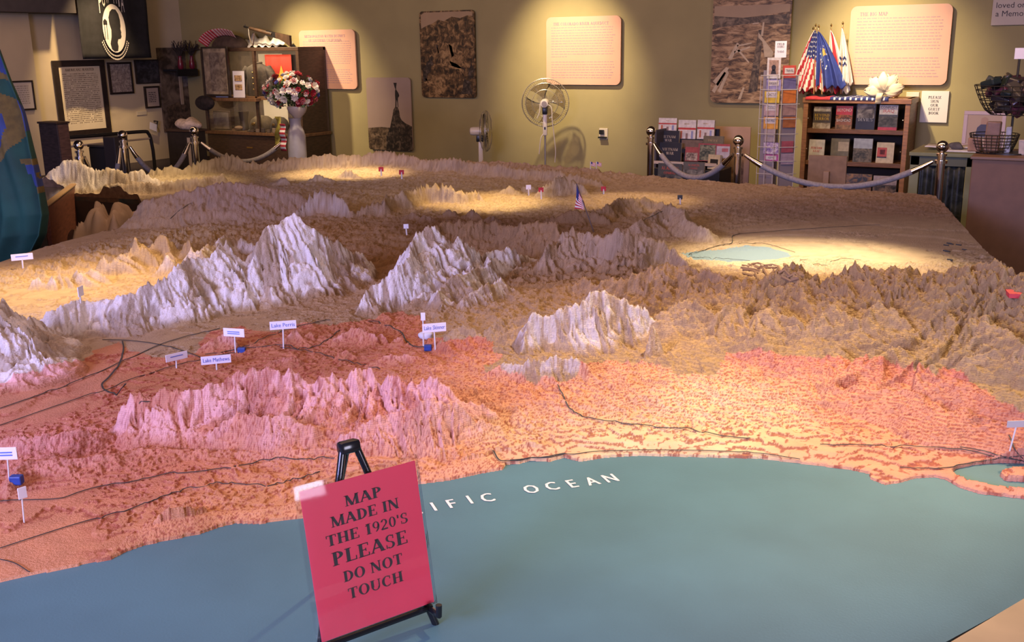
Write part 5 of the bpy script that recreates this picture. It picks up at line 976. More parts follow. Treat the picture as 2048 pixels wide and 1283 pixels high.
MB().box(0, w_, 0, .14, 0, q0[2]-.02, .006).build('body', mat('dark_brown_wood', (.05,.03,.024), .5, var=.4, scale=14, stretch=(1,1,5)), t); MB().box(-.01, w_+.01, -.01, .15, q0[2]-.02, q0[2], .005).build('top', M_CAB, t); MB().box(w_, w_+.006, .01, .13, .05, q0[2]-.03).build('side_panel', mat('red_brown_wood', (.12,.06,.04), .5, var=.3, scale=14, stretch=(1,1,5)), t)
q0 = at_y(176, 288, 7.4); q1 = at_y(232, 288, 7.4); t = thing('equipment_trunk', 'black storage trunk under the guard rail', 'trunk', (q0[0], 7.4, 0)); w_ = q1[0]-q0[0]
MB().box(0, w_*.6, 0, .16, 0, q0[2]-.03, .01).build('body', M_BLACK, t); MB().box(w_*.6, w_, -.02, .16, 0, q0[2]+.09, .01).build('tall_section', mat('black_vinyl', (.02,.016,.018), .5), t); MB().box(-.01, w_*.6, -.01, .17, q0[2]-.03, q0[2]-.005, .006).build('lid', mat('black_lid', (.03,.025,.025), .3), t)

# ---------------------------------------------------------------- stanchions and ropes
M_CHR = mat('chrome', (.75,.70,.66), .12, metal=1); M_ROPE = mat('grey_rope_velvet', (.26,.23,.22), .8, var=.15, scale=60, bump=.4, bscale=150)
ZB = .915
def stanchion(px, py, label, z=ZB):
    p = at_z(px, py, z); t = thing('stanchion', label, 'stanchion', (p[0], p[1], 0), 0, 'chrome rope stanchions')
    MB().lathe([(.15,0),(.15,.012),(.13,.03),(.05,.05),(.03,.07)], n=24).build('base', M_CHR, t, True); MB().lathe([(.026,.06),(.026,z-.06),(.034,z-.06),(.034,z-.045),(.016,z-.045),(.016,z-.03)], n=16).build('post', M_CHR, t, True)
    MB().ball((0,0,z), .040, 14).build('ball', M_CHR, t, 2); MB().lathe([(.028,z-.11),(.040,z-.11),(.040,z-.09),(.028,z-.09)], n=16).build('collar', M_CHR, t, True); return np.array([p[0], p[1], z-.10])
S1 = stanchion(1302, 262, 'chrome stanchion left of the paperback rack'); S2 = stanchion(1477, 281, 'chrome stanchion between the paperback rack and the card spinner'); S3 = stanchion(1885, 293, 'chrome stanchion in front of the guest book table')
S4 = stanchion(388, 262, 'chrome stanchion in front of the low black cabinet'); S5 = stanchion(245, 270, 'chrome stanchion below the large portrait poster'); S6 = stanchion(157, 290, 'chrome stanchion behind the white far ridge, leftmost of all', .88); S7 = np.array(at_y(577, 283, YB-.10))
def rope(A, B, sag, label):
    A, B = np.array(A, float), np.array(B, float); d = (B-A)/np.linalg.norm(B-A); A = A+d*.05; B = B-d*.05; t = thing('rope', label, 'rope', tuple(A), 0, 'grey barrier ropes'); P = [(B-A)*k/20+np.array([0,0,-sag*4*(k/20)*(1-k/20)]) for k in range(21)]
    MB().tube(P[2:19], .021, 12).build('cord', M_ROPE, t, True)
    for a in (P[0:3], P[18:21]): MB().tube(a, [.012,.018,.022] if a is not P[18:21] and np.linalg.norm(a[0]) < 1e-6 else [.022,.018,.012], 10).build('hook', M_CHR, t, True)
rope(S1, S2, .22, 'grey barrier rope sagging before the paperback rack'); rope(S2, S3, .20, 'grey barrier rope sagging before the bookcase'); rope(S5, S4, .26, 'grey barrier rope sagging between the two left stanchions'); rope(S4, S7, .17, 'grey barrier rope sagging before the glass cabinet'); rope(S6, S5, .35, 'grey barrier rope falling behind the far white ridge')
# ---------------------------------------------------------------- left foreground: flag, wooden case, cloth
pb = at_z(48, 520, .62); YFL = 3.32
def fl(px, py): return np.array(at_y(px, py, YFL))
t = thing('green_flag', 'hanging green flag with blue shield and gold border at the left edge', 'flag', tuple(at_y(20, 545, YFL)*np.array([1,1,0])))
o0 = np.array(t.location); M_GRN = mat('green_flag_cloth', (.005,.046,.034), .8, var=.25, scale=7); M_SHB = mat('blue_shield_cloth', (.018,.035,.14), .8, var=.2, scale=12); M_GOLD = mat('gold_flag_trim', (.10,.065,.012), .8, var=.2, scale=30)
rowsL = [(60,-160,-14),(100,-170,6),(160,-180,22),(220,-190,42),(300,-200,62),(380,-210,84),(430,-215,95),(470,-215,92),(520,-215,70),(560,-215,55)]
def edge(py): ys = [r[0] for r in rowsL]; return float(np.interp(py, ys, [r[2]-10 for r in rowsL]))
g = []; NI, NJ = 170, 150
for i in range(NI+1):
    py = 50+(575-50)*i/NI; row = []
    for j in range(NJ+1):
        px = -210+(edge(py)+210)*j/NJ; q = fl(px, py)-o0; ph = j/NJ*2*PI*4.2; row.append((q[0], q[1]+.055*math.sin(ph+.004*py)*min(1, (py-30)/200)+.02*math.sin(ph*2.3), q[2]))
    g.append(row)
def gpick(u, v):
    py = 50+525*v; px = -210+(edge(py)+210)*u
    if py < 200 and px < edge(py)-4:                                            # scroll above the shield
        s_ = py-1.1*px
        if 98 < s_ < 108 or 150 < s_ < 160: return 2
        if 108 <= s_ < 150: return 2 if (int(px*.22) % 3 == 0 and 120 < s_ < 140) else 1
    r = math.hypot((px+52)/84, (py-262)/100)                                    # shield with a gold ring and gold letters
    if r < .84: return 2 if (.60 < r < .76 and math.sin(math.atan2(py-262, px+52)*16) > .45) else 1
    if r < 1.0: return 2
    if abs(px-36) < 11 and 180 < py < 262: return 1
    e = edge(py)
    if 318 < py < 388 and px > e-17-(388-py)*.06:
        return 2 if (py < 330 or py > 374 or (math.hypot(px-e+8, py-352) < 7 and math.hypot(px-e+8, py-352) > 3.5)) else 1
    return 0
cloth('cloth', g, t, [M_GRN, M_SHB, M_GOLD], gpick, .004)
pl = fl(-60, 50)-o0; MB().tube([(pl[0], pl[1]+.09, 0), (pl[0], pl[1]+.09, pl[2]+.35)], .016, 10).build('pole', mat('oak_pole', (.25,.14,.06), .4), t, True); MB().lathe([(.16,0),(.16,.02),(.05,.06),(.02,.12)], (pl[0], pl[1]+.09, 0), 20).build('base', mat('brass', (.6,.4,.15), .3, metal=1), t, True)
zc_ = .67; Pn = at_z(96, 412, zc_); Pf = at_z(166, 358, zc_); d = (Pf-Pn); Ld = float(np.hypot(d[0], d[1])); an = math.atan2(d[1], d[0])
t = thing('wooden_case', 'low reddish wooden case with a dark top beside the map notch', 'case', (float(Pn[0]), float(Pn[1]), 0), an); M_CASE = mat('mahogany_board', (.13,.045,.03), .45, var=.25, scale=10, stretch=(1,6,6))
MB().box(0, Ld, 0, .03, .0, zc_, .004).build('front_board', M_CASE, t); MB().box(-.01, Ld+.01, -.008, .035, zc_, zc_+.012, .003).build('edge_strip', mat('pale_edge_wood', (.38,.24,.13), .5), t); MB().box(0, Ld*.94, .03, .55, .0, zc_-.03, .004).build('body', M_SIDE, t); MB().box(0, Ld*.94, .035, .55, zc_-.03, zc_-.012).build('top_sheet', mat('dark_glass_top', (.03,.025,.03), .15), t)
MB().lathe([(.018,0),(.018,.01),(.008,.02),(.014,.035),(.001,.045)], (Ld*.12, .25, zc_-.012), 12).build('knob', M_CHR, t, True)
# beige cloth bundle in the notch
cq = at_z(222, 470, .5); t = thing('beige_cloth', 'crumpled beige cloth bundled in the notch of the map table', 'cloth', (cq[0], cq[1], 0)); NB = 40; g = []
dx_ = Vector((_R[0], _R[1], 0)).normalized(); dy_ = Vector((_F[0], _F[1], 0)).normalized()
for i in range(NB+1):
    row = []
    for j in range(NB+1):
        u_, v_ = j/NB*2-1, i/NB*2-1; r_ = max(abs(u_), abs(v_)); hgt = .63*(1-.0*r_)-.55*max(0, r_-.62)**1.0*1.5+.07*abs(math.sin(4*u_+2*v_))+.05*abs(math.sin(7*v_-5*u_))-.05+.07*math.exp(-((u_-.25)**2+(v_-.1)**2)/.03)
        hgt += .05*float(noise(np.array([u_*3.]), np.array([v_*3.]), 5)[0]); s_ = .17 if True else 0
        row.append(dx_*(u_*.165)+dy_*(v_*.30)+Vector((0,0,max(.02, hgt-.03))))
    g.append(row)
MB().sheet(g).build('cloth', mat('beige_linen', (.50,.36,.25), .9, var=.08, scale=8), t, 2, .004)
q = at_z(148, 478, .45); t = thing('brown_paddle', 'small brown oval board leaning beside the beige cloth', 'board', (q[0], q[1], 0)); MB().prism([(.05*math.cos(a)*1.0+.02*math.sin(a), .46+.055*math.sin(a)) for a in [2*PI*k/20 for k in range(20)]], -.01, .01).build('blade', mat('brown_hide', (.22,.12,.07), .7, var=.2, scale=30), t); MB().tube([(0,0,0), (0,0,.42)], .012, 8).build('handle', M_CASE, t)
# ---------------------------------------------------------------- bookcase with books
YK = YW-.46; xa, xb, zq, zt_ = wrect(1602, 191, 1814, 400, YK)
zt_ = at_y(1700, 196, YK)[2]; t = thing('bookcase', 'oak bookcase with glazed front and four rows of faced books', 'bookcase', (xa, YK, 0)); BW = xb-xa
M_OAK = mat('oak_red', (.20, .085, .035), .45, var=.25, scale=9, stretch=(1,1,7)); M_OAKD = mat('oak_inside', (.035,.02,.014), .7)
def bz(y): return at_y(1700, y, YK)[2]
MB().box(0, .05, 0, .44, 0, zt_, .004).build('side', M_OAK, t); MB().box(BW-.05, BW, 0, .44, 0, zt_, .004).build('side', M_OAK, t); MB().box(-.01, BW+.01, -.012, .45, zt_-.055, zt_, .005).build('top', M_OAK, t); MB().box(.05, BW-.05, .41, .44, .02, zt_-.055).build('back', M_OAKD, t)
SH = [bz(262)-.0, bz(328), bz(391)]; SH = [bz(259), bz(259)-(bz(196)-bz(262)), bz(259)-2*(bz(196)-bz(262)), .02]
for z in SH: MB().box(.05, BW-.05, .02, .41, z-.045, z, .003).build('shelf', M_OAK, t)
MB().box(.05, BW-.05, .005, .010, .03, zt_-.06).build('glass_front', M_GLASS, t)
for z in (bz(238), bz(300)):
    for x_ in (.06, BW-.06): MB().ball((x_, -.004, z), .008, 8).build('knob', M_CHR, t, True)
BK = {}
def bmat(c): k = 'cover_%02d%02d%02d' % tuple(int(v*99) for v in c); return mat(k, c, .4, var=.15, scale=25)
def pic(c1, c2, sc=18): return photo_mat('pic_%d' % len(MATS), (c1, tuple((a+b)/2 for a, b in zip(c1, c2)), c2), sc)
def book(x, y, z, w_, h_, base, label, prints=(), texts=(), lean=.10, name='book', grp='books facing out in the bookcase', rz=0, th_=.028):
    t = thing(name, label, 'book', (x, y, z), rz, grp); sh = lambda v: (v[0], v[1]+lean*v[2], v[2])
    m = MB().box(0, w_, .003, th_, .002, h_-.002); m.v = [sh(v) for v in m.v]; m.build('pages', mat('page_block', (.5,.43,.34), .8), t)
    m = MB().box(0, w_, -.001, .003, 0, h_); m.v = [sh(v) for v in m.v]; m.build('cover', bmat(base), t)
    for (a, b, c, d), mm in prints:
        m = MB().box(a*w_, b*w_, -.0022, -.001, c*h_, d*h_); m.v = [sh(v) for v in m.v]; m.build('cover_picture', mm, t)
    for k, (s_, zz, hh, c, f) in enumerate(texts):
        m = MB(); put_text(m, (serif if f else sans)(s_), Matrix.Translation((w_*.5, -.0032, h_*zz)), h_*hh, w_*.86); m.v = [sh(v) for v in m.v]; m.build('title', bmat(c), t)
    return t
YBK = YK+.05
def bpos(px, py): return at_y(px, py, YBK)
def shelf_book(px0, px1, pyt, row, base, label, prints=(), texts=()):
    x0 = at_y(px0, pyt+25, YBK)[0]; x1 = at_y(px1, pyt+25, YBK)[0]; ztp = at_y((px0+px1)/2, pyt, YBK)[2]; z0 = SH[row]; return book(x0, YBK, z0, x1-x0, max(.12, ztp-z0), base, label, prints, texts, .06)
W1, R1, O1, G1, K1 = (.62,.56,.5), (.5,.03,.035), (.5,.13,.03), (.08,.07,.05), (.015,.013,.015)
shelf_book(1626,1661,213,0,(.06,.045,.035),'dark war book with gold title, leftmost on the top shelf',[((.02,.98,.78,.98), pic((.3,.25,.2),(.6,.55,.5))),((.0,1,0,.26), pic((.2,.14,.08),(.5,.42,.32)))],[('BEYOND',.54,.13,(.45,.28,.02),1),('TERROR',.38,.13,(.45,.28,.02),1)])
shelf_book(1671,1704,212,0,(.3,.10,.03),'red and orange book titled BEYOND BAGHDAD',[((0,1,.62,1), bmat(R1)),((0,1,.32,.62), pic((.05,.02,.01),(.5,.15,.04))),((0,1,0,.18), pic((.1,.05,.02),(.35,.18,.07)))],[('BEYOND',.76,.15,W1,0),('BAGHDAD',.32,.13,W1,0)])
shelf_book(1712,1750,208,0,K1,'dark grey book titled DEVIL\'S beside BEYOND BAGHDAD',[((.05,.95,.45,1), pic((.05,.04,.04),(.4,.35,.32), 9))],[("DEVIL'S",.33,.12,(.3,.28,.27),1)])
shelf_book(1757,1795,210,0,(.05,.05,.045),'white topped book titled CONFLICT IRAQ',[((.02,.98,.62,1), bmat(W1)),((0,1,0,.12), bmat(R1)),((0,1,.14,.55), pic((.03,.03,.025),(.15,.13,.11)))],[('CONFLICT',.86,.10,K1,0),('IRAQ',.70,.14,R1,0)])
shelf_book(1617,1648,279,1,W1,'white book with red lettering behind the brown board',(),[('PERSIAN',.55,.10,R1,1),('GULF',.40,.10,R1,1)])
shelf_book(1661,1697,277,1,(.16,.13,.06),'khaki camouflage book with a pale label',[((.4,.98,.45,.85), bmat((.42,.33,.2)))],())
shelf_book(1706,1744,277,1,(.10,.075,.05),'book with a pale grey sky above dark trees',[((0,1,.58,1), bmat((.36,.37,.4))),((0,1,.0,.58), pic((.03,.03,.02),(.2,.15,.1), 22))],())
shelf_book(1752,1787,285,1,(.60,.48,.3),'cream book with a red and black picture square',[((.05,.6,.3,.75), bmat((.5,.06,.02))),((.2,.5,.42,.65), bmat(K1)),((.05,.6,.25,.32), bmat(K1))],())
shelf_book(1690,1742,348,2,(.2,.12,.06),'colourful magazine on the third shelf',[((0,1,0,1), pic((.04,.05,.08),(.5,.25,.1), 12))],())
shelf_book(1745,1792,352,2,(.12,.09,.08),'pale lettered magazine on the third shelf right',[((0,1,.55,1), bmat((.5,.4,.42))),((0,1,0,.5), pic((.03,.03,.03),(.4,.28,.2), 12))],())
# chrome trinket beside the books
# cloth and flags on the bookcase
t = thing('star_cloth', 'blue cloth runner with white stars and red ends on the bookcase', 'cloth', (xa+.02, YK-.01, zt_)); g = [[(BW*.78*j/46, .44*i/8, .006+.004*math.sin(j*.6)) for j in range(47)] for i in range(9)]; g = [[(BW*.78*j/46, -.012, -.02+.02*0) for j in range(47)]]+g
cloth('cloth', g, t, [M_NAVY, M_WCLOTH, M_RED], lambda u, v: 2 if u < .30 and not (.2 < u < .3 and v > .5) else (1 if int(u*46) % 3 == 1 and int(v*9) % 2 == 0 else 0), .003)
def hang_flag(px, top, bot, wl, wr, lean, mats, pick, label, y=.0):
    p = at_y(px, bot, YK+.2+y); tp = at_y(px+lean, top, YK+.2+y); t = thing('parade_flag', label, 'flag', (p[0], YK+.2+y, zt_+.008), 0, 'parade flags standing on the bookcase'); hh = tp[2]-zt_; sc = float((p-EYE)@_F)/FPX; dx = float(tp[0]-p[0])
    MB().tube([(0,0,0), (dx, 0, hh+.02)], .007, 8).build('staff', mat('oak_pole', (.25,.14,.06), .4), t, True); MB().lathe([(.001,.05),(.012,.03),(.006,.012),(.010,0)], (dx, 0, hh+.02), 10).build('finial', mat('brass', (.6,.4,.15), .3, metal=1), t, True); MB().lathe([(.05,-.006),(.05,.008),(.012,.02)], (0,0,0), 14).build('stand', M_BLACK, t, True)
    zlow = at_y(px, bot, YK+.2+y)[2]-zt_; zlow = max(zlow, .015); g = []
    for i in range(40):
        v = i/39; z = hh*(1-v)+zlow*v; a, b_ = -wl*1.35*sc*v**.7, wr*1.35*sc*v**.7
        g.append([(dx*(1-v)+a+(b_-a)*j/30, -.02-.028*math.sin(j/30*PI*5+v*2)*(.3+v), z+.02*math.sin(j*.9)*v) for j in range(31)])
    cloth('cloth', g, t, mats, pick, .002); return t
M_AFB = mat('air_blue_cloth', (.02,.035,.20), .7, var=.15, scale=16); M_GO = mat('gold_emblem', (.45,.28,.06), .7); M_SKYE = mat('pale_blue_emblem', (.2,.32,.5), .7)
def uspick(u, v): # flag hanging by its hoist corner: stripes run down
    uu = u*1.0
    if v < .40+.15*u and u > .18: return 1 if (int(u*30) % 3 == 1 and int(v*40) % 3 == 1) else 2
    return int(u*13+v*5) % 2
hang_flag(1622, 68, 186, 22, 8, 4, [M_RED], lambda u, v: 0, 'plain red parade flag furled at the left end of the bookcase', .10)
hang_flag(1628, 62, 182, 32, 22, 3, [M_RED, M_WCLOTH, M_NAVY], uspick, 'star spangled parade flag drooping beside the card spinner')
hang_flag(1645, 64, 176, 8, 34, -8, [M_AFB, M_WCLOTH, M_GO, M_SKYE], lambda u, v: (3 if math.hypot((u-.33)*1.2, (v-.45)) < .09 else 2 if math.hypot((u-.5)*1.0, (v-.38)) < .07 else 1 if (.3 < math.hypot((u-.42)*1.0, (v-.45))*1.6 < .36 and int(u*40+v*40) % 4 == 0) else 0), 'blue parade flag with an eagle and shield emblem', -.04)
hang_flag(1664, 62, 186, 6, 26, -2, [M_WCLOTH, M_RED], lambda u, v: 1 if .3 < u < .68 else 0, 'white and red parade flag behind the blue one', .08)
hang_flag(1683, 58, 170, 4, 16, 2, [M_WCLOTH, M_NAVY], lambda u, v: 1 if (.52 < v < .66 and u < .7 and abs(v-.59) > .03) else 0, 'white parade flag with a blue band at the right end', .02)
# tulle bow with a cup
p = at_y(1772, 180, YK+.15); t = thing('tulle_bow', 'cream tulle bow beside the parade flags on the bookcase', 'bow', (p[0], YK+.12, zt_+.006)); M_TUL = mat('cream_tulle', (.72,.62,.42), .7)
for k in range(16):
    a = PI*(-.06+1.12*k/15); L_ = .15+.05*((k*7) % 3)/2; g = []
    for i in range(9):
        r_ = L_*i/8; wv = .062*math.sin(PI*min(1, i/8*.86+.08)); g.append([(r_*math.cos(a)-u_*wv*math.sin(a), -.03-.06*math.sin(PI*i/8)*(1-.5*abs(u_))+.018*math.sin(5*u_+k)-.015*(k % 3), .06+r_*math.sin(a)+u_*wv*math.cos(a)) for u_ in (-1,-.5,0,.5,1)])
    MB().sheet(g).build('loop', M_TUL, t, 2, .002)
MB().ball((0,-.03,.06), .035, 10).build('knot', M_TUL, t, 2); MB().sheet([[(-.05-.02*i/5+.03*j, -.15-.02*math.sin(i), .05-.11*i/5) for j in range(3)] for i in range(6)]).build('tail', M_TUL, t, 2, .002)
p = at_y(1789, 186, YK+.08); t = thing('goblet', 'small gold rimmed goblet beside the tulle bow', 'goblet', (p[0], YK+.08, zt_+.006)); MB().lathe([(.04,0),(.035,.012),(.012,.02),(.012,.04),(.04,.055),(.06,.075),(.062,.085)], n=18).build('cup', mat('bronze_cup', (.3,.16,.06), .35, metal=.6), t, True); MB().lathe([(.062,.083),(.064,.086),(.062,.089)], n=18).build('rim', mat('brass', (.6,.4,.15), .3, metal=1), t)
# brown board on a post before the bookcase
YP = 8.3; x0, x1, z0, z1 = wrect(1615, 311, 1692, 386, YP); t = thing('brown_board', 'blank brown board on a post in front of the bookcase', 'board', ((x0+x1)/2, YP, 0)); w_ = x1-x0; M_KB = mat('brown_hardboard', (.21,.13,.075), .8, var=.1, scale=20)
MB().box(-w_/2, w_/2, 0, .02, z0, z1, .004).build('board', M_KB, t); MB().box(-.02, .025, -.03, 0, 0, at_y(1652, 342, YP)[2], .004).build('post', mat('pale_brown_post', (.28,.18,.11), .7), t); MB().box(-.2, .2, -.15, .15, 0, .03, .005).build('foot', M_KB, t)

# ---------------------------------------------------------------- card spinner
YS = 9.9; pc = at_y(1556, 230, YS); t = thing('card_spinner', 'tall wire card spinner beside the bookcase', 'card rack', (pc[0], YS, 0)); sc = float((pc-EYE)@_F)/FPX
M_WIRE = mat('white_wire', (.6,.54,.48), .4); zs_ = lambda y: at_y(1556, y, YS)[2]
MB().lathe([(.22,0),(.22,.015),(.04,.03),(.02,.05)], n=24).build('base', M_WIRE, t, True); MB().tube([(0,0,.04),(0,0,zs_(140))], .014, 8).build('pole', mat('grey_pole', (.2,.17,.16), .4), t, True)
FX = [(-30*sc, -.10), (3*sc, -.13), (10*sc, -.12), (38*sc, -.02)]
MB().box(-28*sc, 2*sc, -.085, -.080, zs_(372), zs_(140)).build('grey_face', mat('clear_grey_face', (.25,.21,.22), .3), t); mm = MB().add([(12*sc,-.085,zs_(372)),(36*sc,-.0,zs_(372)),(36*sc,-.0,zs_(150)),(12*sc,-.085,zs_(150))], [(0,1,2,3)]); mm.build('grey_face', mat('clear_grey_face', (.25,.21,.22), .3), t, thick=.004)
rows = [150, 178, 207, 236, 266, 292, 320, 345, 372]
for y_ in rows:
    z = zs_(y_); MB().tube([(-34*sc,-.07,z),(-30*sc,-.13,z),(2*sc,-.15,z),(6*sc,-.09,z),(12*sc,-.12,z),(38*sc,-.05,z),(42*sc,.0,z)], .0035, 5).build('pocket_wire', M_WIRE, t)
for x_, yy in ((-31,-.11),(-14,-.135),(3,-.14),(13,-.12),(39,-.04)): MB().tube([(x_*sc, yy, zs_(375)), (x_*sc, yy, zs_(150))], .003, 5).build('upright_wire', M_WIRE, t)
def post(px0, py0, px1, py1, c, label, white=None, right=False, art=None):
    x0, x1, z0, z1 = wrect(px0, py0, px1, py1, YS-.12); t = thing('postcard', label, 'postcard', (x0, YS-.105 if not right else YS-.10, z0), RAD(35) if right else 0, 'cards in the wire spinner'); w_, h_ = (x1-x0)*(1.15 if right else 1), z1-z0
    MB().box(0, w_, 0, .012, 0, h_, .001).build('card', bmat(c) if not art else art, t)
    if white: MB().box(w_*.12, w_*.85, -.002, 0, h_*white[0], h_*white[1]).build('label_strip', bmat((.62,.56,.52)), t); m = MB(); put_text(m, sans(white[2]), Matrix.Translation((w_*.5, -.003, h_*(white[0]+(white[1]-white[0])*.3))), h_*(white[1]-white[0])*.45, w_*.6); m.build('lettering', M_INK, t)
t_, = (thing('postcard', 'white framed portrait postcard at the top of the spinner', 'postcard', (at_y(1533, 157, YS-.11)[0], YS-.11, at_y(1533, 157, YS-.11)[2]), 0, 'cards in the wire spinner'),); w_ = 27*sc; h_ = 40*sc
MB().box(0, w_, 0, .012, 0, h_, .001).build('card', bmat((.62,.57,.52)), t_); MB().box(w_*.15, w_*.85, -.002, 0, h_*.2, h_*.88).build('picture', pic((.25,.16,.1),(.5,.3,.22), 30), t_); m = MB(); m.add([(w_*(.5+.16*math.cos(a)), -.003, h_*(.52+.14*math.sin(a))) for a in [2*PI*k/16 for k in range(16)]], [tuple(range(16))]); m.add([(w_*.3,-.003,h_*.22),(w_*.7,-.003,h_*.22),(w_*.62,-.003,h_*.42),(w_*.38,-.003,h_*.42)], [(0,1,2,3)]); m.build('dark_figure', M_INK, t_)
post(1532,159,1561,182,(.28,.24,.42),'lavender card with a white strip under the top portrait',(.45,.9,'DESERT'))
post(1528,182,1558,206,(.62,.42,.02),'yellow card with CACTUS strip',(.45,.95,'CACTUS'))
post(1527,208,1556,232,(.45,.30,.27),'pink card with FOSSILS strip',(.45,.95,'FOSSILS'))
post(1526,234,1555,258,(.62,.30,.03),'orange card with a white strip below the pink one',(.45,.95,'OUT WEST'))
post(1526,285,1556,308,(.5,.42,.5),'pale lilac picture card low on the spinner', None, False, pic((.2,.1,.3),(.7,.6,.6), 40)); post(1527,309,1556,322,(.4,.08,.25),'magenta card low on the spinner',(.2,.8,'GEMS'))
post(1527,258,1550,284,(.34,.27,.25),'pale brown card in the middle of the spinner')
post(1565,131,1588,156,(.5,.07,.05),'red card with a grey strip, top right of the spinner',(.35,.8,'TRAVEL'),True); post(1565,158,1588,180,(.14,.12,.25),'dark violet card, second on the right side of the spinner',None,True); post(1565,181,1588,207,(.55,.16,.03),'orange red card, third on the right side of the spinner',None,True); post(1565,234,1588,256,(.35,.12,.04),'brown red card with yellow edge, fourth on the right side',None,True); post(1562,283,1583,306,(.35,.08,.10),'dark red card, fifth on the right side of the spinner',None,True); post(1561,308,1583,330,(.35,.26,.3),'pinkish grey card, lowest on the right side of the spinner',None,True); post(1565,209,1588,232,(.33,.2,.17),'dull pink card between the orange and brown ones',None,True)
x0, x1, z0, z1 = wrect(1550, 82, 1573, 115, YS-.02); t = thing('price_sign', 'small white price sign above the card spinner', 'sign', (x0, YS-.02, z0)); MB().box(0, x1-x0, 0, .006, 0, z1-z0).build('card', M_PLATE, t); m = MB(); put_text(m, serif('FIELD'), Matrix.Translation(((x1-x0)/2, -.002, (z1-z0)*.76)), .018, (x1-x0)*.6); put_text(m, serif('GUIDES'), Matrix.Translation(((x1-x0)/2, -.002, (z1-z0)*.6)), .018, (x1-x0)*.6); put_text(m, sans('TO READ'), Matrix.Translation(((x1-x0)/2, -.002, (z1-z0)*.3)), .018, (x1-x0)*.6); m.build('lettering', M_INK, t); MB().tube([((x1-x0)/2, .01, -.25), ((x1-x0)/2, .01, .05)], .005, 6).build('holder', M_WIRE, t)

# ---------------------------------------------------------------- paperback rack and board behind
YR = 9.6; x0, x1, z0, z1 = wrect(1312, 262, 1440, 372, YR); t = thing('paperback_rack', 'dark stepped rack full of paperbacks', 'book rack', (x0, YR, 0)); RW = x1-x0; rz = lambda y: at_y(1375, y, YR)[2]
MB().box(-.02, RW, 0, .36, 0, rz(338), .006).build('base', M_BLACK, t); MB().box(-.02, 0, 0, .36, rz(338), rz(262)).build('side', mat('dark_grey_side', (.06,.05,.055), .5), t); MB().box(0, RW*.8, .33, .36, rz(338), rz(262)).build('back', M_BLACK, t); MB().box(-.02, RW*.96, -.01, .02, rz(330), rz(324), .002).build('front_lip', mat('pale_lip', (.5,.4,.3), .5), t)
for y_, dpt in ((300, .12), (282, .24)): MB().box(0, RW*.86, dpt-.01, dpt, rz(y_)-.04, rz(y_)-.0).build('step', M_BLACK, t)
def rb_(px0, py0, px1, py1, Y, base, label, prints=(), texts=(), lean=.08): a, b_, c, d = wrect(px0, py0, px1, py1, Y); return book(a, Y, c, b_-a, d-c, base, label, prints, texts, lean, 'paperback', 'paperbacks in the stepped rack')
def medals(): return [((0,1,.52,.62), bmat((.45,.04,.03))),((.14,.24,.08,.46), bmat((.45,.12,.05))),((.44,.56,.05,.34), bmat((.25,.15,.12))),((.74,.86,.08,.46), bmat((.25,.26,.4)))]
gt = lambda: [('MEDALS', .78, .06, (.45,.28,.05), 1)]
rb_(1317,236,1353,262,YR+.26,W1,'white medals book with red ribbon, leftmost of three',medals(),gt()); rb_(1356,240,1391,280,YR+.25,W1,'white medals book with red ribbon, middle of three',medals(),gt()); rb_(1394,240,1428,278,YR+.26,W1,'white medals book with red ribbon, rightmost of three',medals(),gt())
vt = lambda: [('VIETNAM', .62, .13, (.4,.32,.22), 1), ('WAR', .44, .13, (.4,.32,.22), 1)]
rb_(1316,261,1357,300,YR+.18,K1,'black paperback titled VIETNAM WAR, upper one',(),vt()); rb_(1318,285,1361,328,YR+.08,K1,'black paperback titled VIETNAM WAR, lower one',(),vt())
rb_(1362,280,1404,322,YR+.20,(.16,.10,.06),'brown paperback behind the red one',[((0,1,.0,.6), pic((.06,.04,.03),(.3,.2,.12)))],()); rb_(1406,272,1446,300,YR+.21,(.14,.11,.05),'olive lettered paperback at the right end of the second row',(),[('PACIFIC',.6,.15,(.4,.28,.12),1)])
rb_(1370,294,1396,322,YR+.06,(.32,.06,.05),'red topped paperback with a picture',[((.05,.95,.05,.6), pic((.1,.06,.04),(.5,.4,.3), 30))],()); rb_(1396,287,1432,322,YR+.04,(.30,.05,.05),'red bordered paperback with a green picture',[((.08,.96,.04,.92), pic((.02,.03,.015),(.25,.24,.14), 22))],()); rb_(1428,288,1459,316,YR+.05,(.45,.4,.42),'pale grey paperback with a red top at the right',[((0,1,.85,1), bmat((.4,.05,.05))),((.5,.9,.45,.7), bmat((.4,.12,.12)))],())
al = lambda: [('ALAMEIN', .68, .16, (.45,.10,.06), 1), ('COMBAT', .46, .12, (.45,.08,.05), 1)]
rb_(1315,327,1363,366,YR-.03,(.06,.06,.05),'dark paperback with red letters, bottom left of the rack',[((0,1,0,.4), pic((.02,.02,.02),(.15,.14,.12)))],al()); rb_(1366,324,1408,350,YR-.03,(.10,.09,.07),'dark paperback with red letters, bottom middle of the rack',[((0,1,0,.4), pic((.03,.03,.02),(.22,.2,.16)))],al())
a, b_, c, d = wrect(1415, 307, 1443, 336, YR+.02); book(a, YR+.02, rz(336), b_-a, d-c, (.55,.45,.28), 'cream paperback with a black oval tilted at the rack end', [((.2,.85,.35,.7), bmat(K1))], (), .1, 'paperback', 'paperbacks in the stepped rack', RAD(-18))
YD = 10.3; x0, x1, z0, z1 = wrect(1428, 253, 1499, 372, YD); t = thing('leaning_board', 'salmon brown board standing behind the paperback rack', 'board', (x0, YD, 0)); w_ = x1-x0
